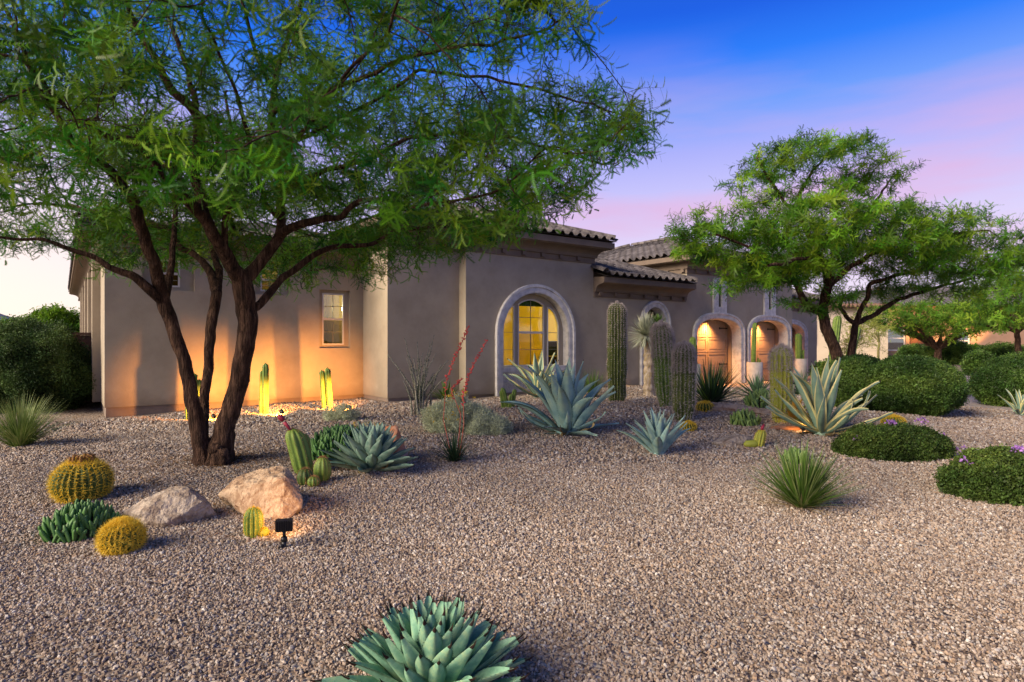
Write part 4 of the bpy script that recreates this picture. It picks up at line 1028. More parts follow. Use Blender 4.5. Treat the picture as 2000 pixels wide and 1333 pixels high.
# crown volume: umbrella-shaped, trimmed to the outline seen from the street
SIL = [(-900, 520), (-300, 500), (0, 470), (60, 500), (120, 505), (200, 520), (260, 510), (330, 505), (420, 530), (520, 560), (640, 545), (720, 545), (790, 510), (850, 505), (930, 470), (1010, 455), (1080, 405), (1120, 400), (1150, 340), (1235, 310),
       (1290, 250), (1235, 165), (1130, 160), (1060, 135), (980, 105), (1120, 75), (1110, -10), (1050, -200), (900, -500), (-900, -900)]
def inside(poly, x, y):
    c = False; j = len(poly) - 1
    for i in range(len(poly)):
        xi, yi = poly[i]; xj, yj = poly[j]
        if (yi > y) != (yj > y) and x < (xj - xi) * (y - yi) / (yj - yi) + xi: c = not c
        j = i
    return c
HOLES = [(300, 215, 66, 34), (345, 130, 30, 50), (455, 150, 40, 95), (505, 230, 26, 30), (640, 300, 30, 16), (700, 200, 26, 16), (470, 60, 40, 50), (240, 345, 60, 26), (80, 510, 80, 30), (650, 60, 46, 40), (600, 300, 26, 18), (900, 128, 150, 13), (40, 250, 20, 20), (250, 290, 30, 20)]
rs = random.Random(11); ATT = []
tc_ = Vector((-3.1, 7.2))
while len(ATT) < 5200:
    a, r = rs.uniform(0, 2 * PI), 5.3 * math.sqrt(rs.random())
    X, Y = tc_.x + r * math.cos(a), tc_.y + r * math.sin(a) * .92
    q = r / 5.3
    zb = 2.15 + 1.0 * (1 - q) * .9; zt = 6.7 - 2.9 * q ** 2.4
    z = rs.uniform(zb, zt)
    if Y < 3.5: continue
    px, py = 1000 + X / Y * F, 667 - (z - 1.5) / Y * F
    lo = -60 - 200 * (Y > 6)
    if not inside(SIL, px, py): continue
    if any(((px - hx) / hw) ** 2 + ((py - hy) / hh) ** 2 < 1 for hx, hy, hw, hh in HOLES): continue
    if (py < -150 or px < -250) and rs.random() < .6: continue
    if noise.noise(Vector((X * .95, Y * .95, z * 2.1))) < -.03: continue
    if Y < 4.8 and (px > 640 or py > 330) : continue
    ATT.append((X, Y, z))
SPA = [spray_mesh('leaf_spray', M['leafA'], i, L=.30, nf=13, fl=.135, ll=.019, lw=.0062, pairs=12, droop=.8) for i in range(5)]
def keepA(p):
    if p.y < 3.0: return p.y < .8
    px, py = 1000 + p.x / p.y * F, 667 - (p.z - 1.5) / p.y * F
    if any(((px - hx) / hw) ** 2 + ((py - hy) / hh) ** 2 < .8 for hx, hy, hw, hh in HOLES): return False
    if 470 < px < 700 and py > 545: return False
    if 200 < px < 470 and py > 520: return False
    return True
make_tree('mesquite_tree', 'big dark multi stemmed feathery tree in the gravel in front of the left wing', 'tree', L, ATT, M['leafA'], B0,
          sk=dict(step=.15, di=.95, dk=.20, iters=75), rmax=.0062, per=.86, size=1.10, protos=SPA, keep=keepA, up=-.22, seed=4)

# --- the garden tree before the garages
def crown_pts(ells, n, rs, flat=0):
    out = []; vol = [a * b_ * c for (_, _, _, a, b_, c) in ells]; tot = sum(vol)
    for (x, y, z, a, b_, c), v in zip(ells, vol):
        k = int(n * v / tot)
        while k > 0:
            d = Vector((rs.uniform(-1, 1), rs.uniform(-1, 1), rs.uniform(-1, 1)))
            if d.length > 1: continue
            if flat and d.z < -flat: continue
            out.append((x + d.x * a, y + d.y * b_, z + d.z * c)); k -= 1
    return out
def eP(px, py, Z, hw, hh, dep): p = at(px, py, Z); return (p.x, p.y, p.z, hw * Z / F, dep, hh * Z / F)
Z2 = 15.6
g = G(1648, 742 + 12); B2 = Vector((at(1648, 700, Z2).x, Z2, float(gnd(at(1648, 700, Z2).x, Z2))))
L2 = [([B2 + Vector((.02, 0, -.1)), B2 + Vector((0, 0, .3)), at(1630, 680, Z2), at(1612, 640, Z2), at(1608, 612, Z2)], [.19, .155, .135, .13, .12], -1),
      px_limb([(1608, 612, 19), (1590, 605, 14), (1572, 592, 13), (1556, 560, 11), (1540, 530, 9), (1480, 490, 6), (1400, 460, 4)], Z2, Z2 - .8, 0),
      px_limb([(1608, 612, 18), (1607, 585, 16), (1618, 560, 14), (1612, 530, 13), (1590, 480, 11), (1570, 440, 9), (1560, 420, 8), (1562, 380, 7), (1590, 330, 5), (1620, 300, 4)], Z2, Z2 + .3, 0),
      px_limb([(1560, 425, 8), (1535, 400, 6), (1500, 350, 5), (1480, 310, 3)], Z2 + .2, Z2, 2),
      px_limb([(1618, 560, 14), (1650, 530, 10), (1700, 500, 9), (1780, 470, 7), (1860, 460, 5), (1930, 450, 3)], Z2, Z2 - .6, 2),
      px_limb([(1608, 590, 13), (1625, 540, 11), (1600, 500, 8), (1500, 520, 6)], Z2, Z2 - 2, 0),
      px_limb([(1598, 480, 9), (1680, 440, 7), (1720, 380, 5), (1740, 350, 3)], Z2 + .3, Z2 + 1.4, 2)]
# a second stem close by carrying the right half of the crown
B2b = Vector((at(1664, 700, Z2 + 1).x, Z2 + 1, float(gnd(at(1664, 700, 16.6).x, 16.6))))
L2 += [([B2b + Vector((0, 0, -.1)), at(1662, 690, Z2 + 1), at(1668, 655, Z2 + 1), at(1671, 635, Z2 + 1)], [.12, .10, .085, .08], -1),
       px_limb([(1671, 635, 12), (1655, 620, 8), (1640, 600, 7), (1645, 580, 6)], Z2 + 1, Z2 + 1, 7),
       px_limb([(1671, 635, 12), (1680, 610, 9), (1694, 580, 9), (1700, 555, 8), (1750, 540, 7), (1830, 520, 5)], Z2 + 1, Z2 + .5, 7),
       px_limb([(1671, 635, 11), (1700, 620, 9), (1730, 600, 9), (1755, 585, 8), (1820, 565, 6), (1900, 545, 4)], Z2 + 1, Z2 + 1.8, 7)]
rs = random.Random(5)
A2 = crown_pts([eP(1440, 468, Z2, 128, 60, 1.7), eP(1560, 470, Z2 - .2, 150, 82, 2.3), eP(1700, 470, Z2, 150, 72, 2.4), eP(1860, 490, Z2 + .2, 125, 74, 2.0), eP(1530, 548, Z2 - .4, 140, 34, 1.7), eP(1800, 560, Z2 + 1, 130, 30, 1.5), eP(1600, 585, Z2 - .3, 70, 26, 1.0)], 3000, rs)
A2 += crown_pts([eP(1590, 330, Z2 + .2, 140, 60, 1.5), eP(1500, 360, Z2 + .2, 80, 40, 1.0), eP(1700, 345, Z2, 78, 30, .9), eP(1640, 290, Z2, 60, 22, .7), eP(1540, 290, Z2, 55, 20, .6)], 620, rs)
A2 = [a for a in A2 if noise.noise(Vector((a[0] * .8, a[1] * .8, a[2] * 1.7))) > -.12]
A2 += crown_pts([eP(1330, 425, Z2, 22, 16, .3), eP(1330, 470, Z2 - .4, 36, 20, .5), eP(1960, 440, Z2 + .2, 34, 12, .4)], 60, rs)
SPB = [spray_mesh('leaf_spray', M['leafB'], 20 + i, L=.32, nf=12, fl=.15, ll=.028, lw=.011, pairs=7, droop=.7) for i in range(5)]
make_tree('garden_tree', 'wide two tiered bright green tree standing before the garages behind the clipped hedge', 'tree', L2, A2, M['leafB'], B2,
          sk=dict(step=.2, di=1.1, dk=.27, iters=60), rmax=.0078, per=3.0, size=1.0, protos=SPB, up=.15, seed=6)

# --- trees of the neighbour's garden
SPC = [spray_mesh('leaf_spray', M['leafC'], 40 + i, L=.5, nf=9, fl=.26, ll=.06, lw=.03, pairs=4) for i in range(4)]
def far_tree(px, Z, pybase, ells, n, label, seed, stems=5, fork=.45, protos=None, name='umbrella_tree', group=None, per=1.7, r0=.16, size=1.0, bark=None):
    b0 = at(px, pybase, Z); b0.z = float(gnd(b0.x, b0.y)); rs = random.Random(seed)
    top = at(px, pybase - fork * 60, Z); L_ = [([b0 - Vector((0, 0, .1)), b0.lerp(top, .5), top], [r0, r0 * .8, r0 * .7], -1)]
    for k in range(stems):
        e = ells[k % len(ells)]; t = Vector((e[0] + rs.uniform(-.6, .6) * e[3], e[1] + rs.uniform(-.6, .6) * e[4], e[2] - .3 * e[5]))
        L_.append(([top, top.lerp(t, .35) + Vector((0, 0, .12)), top.lerp(t, .7), t], [r0 * .5, r0 * .38, r0 * .26, r0 * .15], 0))
    return make_tree(name, label, 'tree', L_, crown_pts(ells, n, rs), None, b0, sk=dict(step=.34, di=1.8, dk=.45, iters=40), rmax=.03, per=per, size=size, protos=protos or SPC, up=.1, seed=seed, group=group, barkm=bark)
far_tree(1832, 38, 703, [eP(1832, 628, 38, 125, 34, 3.2), eP(1765, 622, 38, 76, 30, 2.4), eP(1905, 620, 38, 76, 36, 2.4)], 2100, 'low umbrella tree with a short dark trunk before the lit tan wall', 31, 7, .35, r0=.26)
far_tree(1988, 30, 705, [eP(1975, 585, 30, 85, 52, 2.6), eP(2040, 550, 30, 95, 80, 2.6), eP(1935, 622, 30, 62, 30, 2)], 1900, 'taller green tree at the right edge of the picture behind the round hedge', 33, 6, .9, r0=.16)
PB = mat('green bark', [C(120, 112, 66), C(150, 142, 88)], scale=9, rough=.7)
SPY = [spray_mesh('leaf_spray', M['leafY'], 60 + i, L=.5, nf=9, fl=.2, ll=.04, lw=.02, pairs=4) for i in range(3)]
far_tree(1716, 34, 708, [eP(1715, 640, 34, 40, 26, 1.1)], 150, 'thin pale palo verde with bare branches beside the brightest wall light', 35, 7, .6, SPY, 'palo_verde', per=.35, r0=.08, bark=PB)
far_tree(1668, 26, 718, [eP(1672, 655, 26, 52, 46, 1.3)], 700, 'feathery yellow green palo verde behind the tall pole cacti', 36, 6, .5, SPY, 'palo_verde', per=1.2, r0=.07, bark=PB)
far_tree(1960, 60, 700, [eP(1975, 560, 60, 50, 40, 3)], 200, 'thin airy tree rising far behind the neighbour roof', 37, 5, 1.6, SPC, 'airy_tree', per=.9, r0=.16)

# gnarled burls where the stems meet the ground
mt_ = bpy.data.objects['mesquite_tree']
for i, (px, py, r_) in enumerate(((434, 900, .10), (396, 918, .075), (416, 922, .11), (448, 918, .075), (420, 880, .06))):
    b = MB(); n0 = 0; b.lathe([(max(math.sin(PI * k / 12), .001), -math.cos(PI * k / 12)) for k in range(13)], 20)
    for k in range(len(b.v)):
        v = Vector(b.v[k]); v *= r_ * (1 + .5 * noise.noise(v * 1.6 + Vector((i * 7, 0, 0))) + .2 * noise.noise(v * 5)); v.z *= 1.3; b.v[k] = tuple(v)
    b.build('burl', M['bark'], mt_, at(px, py, ZT - .16) - B0)

# ------------------------------------------------------------------ garden plants
bk = lambda p, d: Vector((p.x * (1 + d / p.y), p.y + d, p.z))
def leaf_mesh(name, mats, L=1.0, W_=.16, th=.02, curve=.3, cup=.35, base=.55, peak=.45, tip=.04, teeth=0, ns=14, nc=6, margin=0, wave=0, twist=0, seed=0, tipm=1, sharp=1.5, tipring=0):
    """fleshy leaf along +Z, hollow side to +Y, bending back to -Y"""
    rs = random.Random(seed); b = MB()
    def width(s):
        if s < peak: k = s / peak; return base + (1 - base) * math.sin(k * PI / 2)
        k = (s - peak) / (1 - peak); return max(.03, (1 - k ** sharp)) 
    inn, out = [], []; y = z = 0.0; ds = L / ns; a = 0
    wv = rs.uniform(0, 6)
    for i in range(ns + 1):
        s = i / ns; w = W_ * .5 * width(s)
        tx = twist * s * s
        for j in range(nc + 1):
            q = 2 * j / nc - 1
            yy = cup * w * abs(q) ** 1.7 + wave * W_ * math.sin(s * 9 + wv + (2 if q > 0 else 0)) * abs(q) * s
            x = w * q
            inn.append((x + tx, y + yy * math.cos(a), z + yy * math.sin(a)))
            yo = yy - th * (1 - q * q * .92) * (.4 + .6 * (1 - s))
            out.append((x + tx, y + yo * math.cos(a), z + yo * math.sin(a)))
        a = curve * s ** 1.6 * 1.6
        y -= math.sin(a) * ds; z += math.cos(a) * ds
    m = nc + 1
    for i in range(ns):
        for j in range(nc):
            mi = tipm if tipring and i >= ns - 1 and tip else (2 if margin and (j == 0 or j == nc - 1) else 0)
            q = (i * m + j, i * m + j + 1, (i + 1) * m + j + 1, (i + 1) * m + j)
            b.f.append(tuple(k + len(b.v) * 0 for k in q)); b.m.append(mi); b.sm.append(True)
            N = len(inn)
            b.f.append((q[0] + N, q[3] + N, q[2] + N, q[1] + N)); b.m.append(mi); b.sm.append(True)
        for j in (0, nc):
            p0, p1 = i * m + j, (i + 1) * m + j; N = len(inn)
            b.f.append((p0, p1, p1 + N, p0 + N)); b.m.append(2 if margin else 0); b.sm.append(True)
    b.v = inn + out
    N = len(inn)
    if tip:
        e = Vector(inn[ns * m + nc // 2]); d = Vector((0, -math.sin(a), math.cos(a)))
        pv = [Vector(inn[ns * m]), Vector(inn[ns * m + nc]), Vector(out[ns * m + nc // 2])]
        b.add(pv + [e + d * tip], [(0, 1, 3), (1, 2, 3), (2, 0, 3)], tipm)
    if teeth:
        for k in range(teeth):
            s = .15 + .75 * k / teeth; i = int(s * ns); f = s * ns - i
            for j, sg in ((0, -1), (nc, 1)):
                p = Vector(inn[i * m + j]).lerp(Vector(inn[(i + 1) * m + j]), f); l_ = W_ * .05
                b.add([p + Vector((0, 0, -l_ * .5)), p + Vector((0, 0, l_ * .5)), p + Vector((sg * l_ * 1.1, 0, l_ * .6))], [(0, 1, 2)], tipm)
    return b.mesh(name, mats)

def agave(name, label, base, n, protos, L, i0=8, i1=78, rb=.05, h=.1, seed=1, cat='agave', sz=(1, 1), group=None, sink=0, az0=0, jitter=6, power=1.0, leafname='leaf'):
    rs = random.Random(seed)
    t = empty(name, base, label, cat, group)
    for k in range(n):
        s = (k + .5) / n; az = az0 + k * 2.39996 + rs.uniform(-.12, .12)
        inc = R(i0 + (i1 - i0) * s ** power + rs.uniform(-jitter, jitter))
        sc_ = L * (sz[0] + (sz[1] - sz[0]) * s) * rs.uniform(.9, 1.08)
        q = Matrix.Rotation(az, 4, 'Z') @ Matrix.Rotation(inc, 4, 'X') @ Matrix.Rotation(rs.uniform(-.12, .12), 4, 'Z')
        r_ = rb * (.25 + s)
        off = Matrix.Rotation(az, 4, 'Z') @ Vector((0, -r_, h * (1 - s) - sink))
        link(leafname, protos[rs.randrange(len(protos))], t, off, q.to_euler(), sc_)
    b = MB(); b.lathe([(.001, -.06), (rb * 1.6, -.05), (rb * 1.5, h * .4), (rb * .6, h), (.001, h * 1.15)], 12); b.build('heart', protos[0].materials[0], t)
    return t

# big blue agave
AP = [leaf_mesh('leaf', [M['agave'], M['spine']], 1, .215, .03, c_, .5, .62, .48, .035, 16, 16, 6, wave=.06, seed=i, sharp=1.35) for i, c_ in enumerate((.05, .18, .3, .5, .12))]
AL = [leaf_mesh('leaf', [M['agave'], M['spine']], 1, .17, .03, c_, .45, .6, .45, .035, 16, 16, 6, wave=.1, seed=i + 9, sharp=1.35) for i, c_ in enumerate((-.55, -.35, .1))]
p = G(1108, 848)
agave('blue_agave', 'large blue grey agave with broad upright leaves before the arched window', p, 22, AP, 1.02, 4, 44, .10, .14, 3, sz=(1.0, 1.0), power=.9, az0=.6)
low = agave('blue_agave', None, p, 11, AL, .84, 70, 88, .10, .05, 8, power=1)
for o in list(low.children):
    if o.name.startswith('heart'): bpy.data.objects.remove(o)
    else: o.parent = bpy.data.objects['blue_agave']
bpy.data.objects.remove(low)
# striped agaves
VM = [M['agaveV'], M['spine'], M['margin']]
VP = [leaf_mesh('leaf', VM, 1, .155, .026, c_, .55, .7, .5, .03, 0, 18, 8, margin=1, wave=.12, twist=tw, seed=i, sharp=1.5) for i, (c_, tw) in enumerate(((.04, 0), (.12, .03), (.28, -.05), (.45, .06), (.75, -.06)))]
VL = [leaf_mesh('leaf', VM, 1, .13, .024, c_, .6, .7, .45, .03, 0, 20, 8, margin=1, wave=.2, twist=tw, seed=i + 30, sharp=1.5) for i, (c_, tw) in enumerate(((-.5, .1), (-.3, -.12), (.35, .15), (-.7, 0)))]
p = G(1606, 850)
v = agave('striped_agave', 'large agave with cream edged leaves beside the pale round cactus column and low spurge', p, 17, VP, 1.04, 3, 40, .08, .12, 12, sz=(1, .95), az0=2.1)
def more_leaves(t, n, protos, L, i0, i1, seed, rb=.09, h=.04, az0=0):
    rs = random.Random(seed)
    for k in range(n):
        s = (k + .5) / n; az = az0 + k * 2.39996 + rs.uniform(-.2, .2)
        q = Matrix.Rotation(az, 4, 'Z') @ Matrix.Rotation(R(i0 + (i1 - i0) * s), 4, 'X')
        link('leaf', protos[rs.randrange(len(protos))], t, Matrix.Rotation(az, 4, 'Z') @ Vector((0, -rb, h)), q.to_euler(), L * rs.uniform(.85, 1.05))
more_leaves(v, 13, VL, .92, 48, 80, 5)
p = G(1052, 778)
v = agave('striped_agave', 'cream striped agave crowded behind the big blue agave below the arched window', p, 15, VP, 1.12, 4, 45, .08, .1, 22, az0=.3)
more_leaves(v, 7, VL, .98, 55, 80, 15)
p = G(1992, 812)
v = agave('striped_agave', 'small pale striped agave cut by the right edge below the round hedge', p, 12, VP, .52, 4, 60, .04, .05, 23, az0=.3)
# small blue agave in the open gravel
SB = [leaf_mesh('leaf', [M['agave'], M['spine']], 1, .20, .03, c_, .6, .6, .4, .04, 10, 12, 6, seed=i, sharp=1.4) for i, c_ in enumerate((.0, .15, .3))]
agave('blue_agave', 'small pale blue agave with narrow leaves on open gravel beside the small golden barrel', G(1286, 888), 26, SB, .55, 5, 50, .05, .06, 31, az0=1.0)
# parry agaves: one close to the camera, one by the boulders
PP = [leaf_mesh('leaf', [M['agaveF'], M['spine']], 1, .285, .055, c_, .55, .62, .50, .085, 14, 14, 8, seed=i, sharp=1.45, tipring=1) for i, c_ in enumerate((-.02, .05, -.12, .1))]
agave('rosette_agave', 'dense green rosette agave with dark spines at the bottom edge of the gravel', Vector((-.335, 2.62, float(gnd(-.335, 2.62)) - .02)), 80, PP, .335, 3, 64, .10, .10, 41, sz=(.92, 1.05), jitter=3, power=.8)
PQ = [leaf_mesh('leaf', [mat('grey green agave leaf', [C(84, 118, 104), C(122, 150, 134), C(150, 170, 148)], scale=6, rnd=.12, rough=.5, spec=.3), M['spine']], 1, .28, .05, c_, .5, .62, .5, .07, 8, 10, 6, seed=i, sharp=1.7) for i, c_ in enumerate((-.02, .06, -.1))]
agave('rosette_agave', 'compact grey green rosette agave between the dark spurge mound and the orange rock', G(724, 918), 60, PQ, .47, 4, 80, .09, .10, 42, sz=(.9, 1.05), jitter=3, power=.8)
# golden agave by the round cactus, small dark ones near the drive
GO = [leaf_mesh('leaf', [M['agaveO'], M['spine']], 1, .24, .04, .05, .5, .7, .4, .04, 0, 8, 4, seed=1), leaf_mesh('leaf', [M['cactY'], M['spine']], 1, .24, .04, .15, .5, .7, .4, .04, 0, 8, 4, seed=2)]
agave('golden_agave', 'small orange and yellow agave glowing between the pale column cactus and the striped agave', G(1552, 826), 26, GO, .36, 8, 74, .05, .05, 51)
DK = [leaf_mesh('leaf', [M['agaveG'], M['spine']], 1, .10, .02, c_, .5, .7, .35, .03, 0, 8, 4, seed=i) for i, c_ in enumerate((.0, .1))]
agave('green_agave', 'small dark green spiky agave in front of the first tall white planter', G(1478, 778), 40, DK, .62, 8, 84, .06, .06, 52, group='small dark agaves near the driveway')
agave('green_agave', 'small dark green spiky agave in front of the second tall white planter', G(1562, 773), 40, DK, .62, 8, 84, .06, .06, 53, group='small dark agaves near the driveway')

# ribbed cacti
def ribbed(b, prof, ribs, depth, lean=(0, 0, 0), m=0, seed=0, sub=6):
    """prof: list (r, z); returns areole frames"""
    n = ribs * sub; vs = []; H = prof[-1][1]; rs = random.Random(seed); ph = rs.uniform(0, 6)
    def off(z): s = max(z, 0) / max(H, .01); return Vector((lean[0] * s ** 1.3, lean[1] * s ** 1.3, 0))
    for r, z in prof:
        o = off(z)
        for k in range(n):
            a = 2 * PI * k / n; rr = r * (1 - depth * (1 - abs(math.cos(k * PI / sub))) ** 1.0)
            vs.append((o.x + rr * math.cos(a), o.y + rr * math.sin(a), z))
    fs = [(i * n + k, i * n + (k + 1) % n, (i + 1) * n + (k + 1) % n, (i + 1) * n + k) for i in range(len(prof) - 1) for k in range(n)]
    b.add(vs, fs, m, True)
    fr = []
    for i in range(1, len(prof)):
        (r0, z0), (r1, z1) = prof[i - 1], prof[i]
        for k in range(ribs):
            a = 2 * PI * k / ribs; t = Vector((r1 - r0, z1 - z0)); nrm = Vector((t.y, -t.x)).normalized()
            o = off(z1); fr.append((Vector((o.x + r1 * math.cos(a), o.y + r1 * math.sin(a), z1)), Vector((nrm.x * math.cos(a), nrm.x * math.sin(a), nrm.y)), z1 / H))
    return fr
def spines(fr, length, k, wd, dens=lambda s: 1, seed=0, spread=.9, curve=0):
    rs = random.Random(seed); b = MB()
    for p, nn, s in fr:
        d_ = dens(s); kk = int(k * d_) + (rs.random() < (k * d_) % 1)
        for _ in range(kk):
            d = (nn + Vector((rs.gauss(0, spread), rs.gauss(0, spread), rs.gauss(0, spread)))).normalized()
            if d.dot(nn) < .05: d = (d + nn).normalized()
            q = d.orthogonal().normalized() * wd * .5; l_ = length * rs.uniform(.6, 1.2)
            q = Matrix.Rotation(rs.uniform(0, 6), 3, d) @ q
            b.add([p - q, p + q, p + d * l_], [(0, 1, 2)])
    return b
def column_prof(H, Rr, taper=.9, n=40, neck=.95, bulge=0, base=.85):
    out = []
    for i in range(n + 1):
        z = H * i / n; s = i / n
        r = Rr * (base + (1 - base) * min(1, s * 5)) * (1 - (1 - taper) * s) * (1 + bulge * math.sin(s * PI))
        h = H - z; dome = Rr * 1.1
        if h < dome: r *= math.sqrt(max(0.002, 1 - ((dome - h) / dome) ** 2))
        out.append((max(r, .002), z))
    return out
def sag(name, label, base, H, Rr, ribs, skin, seed, sp=.05, k=4, lean=(0, 0, 0), depth=.2, spm='spW', dens=None, group=None, cat='cactus', taper=.95, bulge=.06, wd=.0075, n=54, warp=.0, base_r=.85):
    t = empty(name, base, label, cat, group); b = MB()
    prof = column_prof(H, Rr, taper, n, bulge=bulge, base=base_r)
    rs = random.Random(seed)
    prof = [(r * (1 + warp * noise.noise((z * 3.2, seed, 0))), z) for r, z in prof]
    prof = [(prof[0][0], -.12)] + prof
    fr = ribbed(b, prof, ribs, depth, lean, seed=seed); b.build('stem', M[skin], t)
    fr = [f for f in fr if f[0].z > .02]
    tag(spines(fr, sp, k, wd, (lambda s, dd=(dens or (lambda s: .45 + 2.6 * max(0, s - .45))): dd(s) + 9 * max(0, s - .9) * 2), seed).build('spines', M[spm], t), kind='stuff')
    return t
p = G(1205, 785); q = 1 / ppm(p)
sag('saguaro', 'tallest and darkest saguaro column standing before the wall left of the trunked yucca', p, 193 * q, 18 * q, 19, 'saguaro', 1, .05, 4, depth=.22, wd=.009, dens=lambda s: .5 + (s > .55) * 1.6 + 4 * max(0, s - .8), warp=.12, group='saguaro columns in the bed before the entry', spm='spW')
p = G(1301, 795); q = 1 / ppm(p)
sag('saguaro', 'middle saguaro column leaning left behind the shorter green one with a woolly grey crown', p, 163 * q, 19 * q, 18, 'cactG', 2, .07, 5, (-.10, 0, 0), depth=.2, warp=.1, group='saguaro columns in the bed before the entry', base_r=.62, bulge=.1, wd=.010, dens=lambda s: .6 + (s > .58) * 2.0 + 5 * max(0, s - .6))
p = G(1335, 822); q = 1 / ppm(p)
sag('saguaro', 'stout green saguaro nearest the camera just left of the spiky dark yucca', p, 151 * q, 21 * q, 18, 'saguaro', 3, .055, 5, (.01, 0, 0), depth=.2, group='saguaro columns in the bed before the entry', base_r=.72, wd=.009, dens=lambda s: .5 + (s > .62) * 2.4 + 4 * max(0, s - .8))
p = G(1526, 826); q = 1 / ppm(p)
sag('saguaro', 'yellow green saguaro with a wide spiny head left of the large striped agave', p, 146 * q, 19 * q, 16, 'cactY', 4, .075, 5, (0, 0, 0), depth=.24, group='saguaro columns in the bed before the entry', base_r=.85, dens=lambda s: .35 + (s > .68) * 1.3, wd=.007, taper=1.06, spm='spW')
p = at(1684, 706, 25); p.z = float(gnd(p.x, p.y)); q = 25 / F
sag('saguaro', 'short grey domed saguaro beyond the clipped hedge beside the garden tree trunk', p, 50 * q, 10 * q, 14, 'saguaro', 5, .05, 4, wd=.008)
for x, zt, lean, lb in ((1624, 580, .25, 'leaning tall green pole cactus directly behind the garden tree trunk'), (1652, 602, .45, 'tall green pole cactus leaning right of the garden tree trunk')):
    p = at(x, 712, 24); p.z = float(gnd(p.x, p.y)); sag('pole_cactus', lb, p, (712 - zt) * 24 / F, .16, 10, 'cactG', x, .03, 2, (lean, 0, 0), group='pole cacti behind the garden tree', depth=.25, wd=.005)
# columnar pairs lit against the wall
def column_group(name, label, base, stems, group=None, ribs=7, skin='cactG', spm='spB', sp=.02, cat='cactus'):
    t = empty(name, base, label, cat, group)
    for i, (dx, dy, H, r, lx) in enumerate(stems):
        b = MB(); prof = column_prof(H, r, 1.0, 26, base=.85); prof = [(prof[0][0], -.08)] + prof
        fr = ribbed(b, prof, ribs, .30, (lx, 0, 0), seed=i, sub=6); s_ = b.build('stem', M[skin], t, (dx, dy, 0))
        tag(spines([f for f in fr if f[0].z > .03], sp, 2, .0025, seed=i).build('spines', M[spm], s_), kind='stuff')
    return t
gw_ = 'slim columnar cacti lit against the left wing'
p = G(517, 810); q = 1 / ppm(p)
p1 = p; column_group('columnar_cactus', 'pair of slim yellow green columnar cacti lit orange just right of the big tree trunk', p, [(.02, 0, 100 * q, .068, 0), (-.08, .03, 86 * q, .055, .02)], gw_)
p = G(643, 800); q = 1 / ppm(p); p2 = p
column_group('columnar_cactus', 'pair of slim columnar cacti lit below the lower window of the left wing', p, [(.02, 0, 81 * q, .065, -.06), (-.12, .03, 76 * q, .06, -.05)], gw_)
p = G(378, 822); q = 1 / ppm(p); p3 = p
column_group('columnar_cactus', 'slim columnar cactus partly hidden behind the left trunk of the big tree', p, [(-.05, 0, 92 * q, .068, .07), (.05, .05, 80 * q, .06, .04), (-.12, .02, 45 * q, .05, 0)], gw_)
p = G(992, 798); q = 1 / ppm(p)
column_group('columnar_cactus', 'low branching green cactus at the foot of the arched window surround', p, [(-.02, 0, 40 * q, .055, -.10), (.05, -.04, 28 * q, .05, .02), (.09, 0, 37 * q, .052, .06), (-.10, .02, 34 * q, .045, -.05)], None, 6, 'cactG')
# planters
def planter(label, base, h, r, cact, plabel):
    t = empty('planter', base, label, 'planter', 'tall round planters between the garage arches')
    b = MB(); b.lathe([(.001, 0), (r * .93, 0), (r, .03), (r, h), (r - .04, h), (r - .045, h - .06)], 36); b.build('pot', M['concrete'], t)
    b = MB(); b.lathe([(.001, h - .05), (r - .046, h - .055)], 24); b.build('soil', M['gravel'], t)
    column_group('columnar_cactus', plabel, base + Vector((0, 0, h - .05)), cact, 'potted cacti by the garage', 8, 'cactG', 'spB', .02)
def HG(px, w, z=-.055):       # point on the paved court seen at column px, w metres into the house frame
    t = (px - 1000) / F; Z = w / (Wv.x * t + Wv.y); return Vector((t * Z, Z, z))
planter('tall round white planter in front of the pier between the first two garage arches', HG(1474, 12.95), .80, .27, [(-.05, 0, 1.48, .085, .06), (.12, .04, .2, .03, .02), (.16, -.03, .15, .03, .02)], 'single tall cactus in the first white planter')
planter('tall round white planter standing in front of the third garage arch', HG(1562, 13.2), .86, .27, [(-.06, 0, 1.05, .12, 0), (.02, .05, 1.02, .09, .0), (.13, .02, .40, .05, .02)], 'thick double cactus in the second white planter')
planter('tall round planter hidden behind the saguaros left of the first garage arch', HG(1353, 13.1), .80, .25, [(0, 0, .95, .11, 0), (.1, .05, .7, .06, 0)], 'green cactus rising left of the first garage arch')

# barrels
def barrel(label, base, Rr, H, ribs, seed, sp=.045, k=7, crown=True, cup=.0, group='golden barrel cacti in the gravel', name='golden_barrel', skin='cactD', spm='spY', flowers=0, wd=.0042):
    t = empty(name, base, label, 'cactus', group); b = MB(); n = 20; prof = []
    for i in range(n + 1):
        a = PI * (.14 + .86 * i / n); prof.append((max(Rr * math.sin(a) ** .92, .01), H * (.5 - .5 * math.cos(a)) - H * .08 - (cup * (i / n) ** 8)))
    fr = ribbed(b, prof, ribs, .13, seed=seed); b.build('body', M[skin], t)
    tag(spines(fr, sp, k, wd, lambda s: 1 + (s > .93) * .5, seed, .75).build('spines', M[spm], t), kind='stuff')
    if crown:
        b = MB(); b.lathe([(Rr * .52, H * .84), (Rr * .40, H * .90), (Rr * .2, H * .935), (.001, H * .93)], 20); b.build('woolly_top', M['spB'] if flowers else M['spY'], t)
    rs = random.Random(seed)
    for i in range(flowers):
        a = rs.uniform(0, 2 * PI); r_ = Rr * rs.uniform(.22, .44); b = MB()
        b.lathe([(.001, -.01), (.013, .004), (.018, .02), (.009, .038), (.014, .055), (.001, .05)], 7); b.build('dried_fruit', M['dry'], t, (r_ * math.cos(a), r_ * math.sin(a), H * .935 - r_ * .16))
    return t
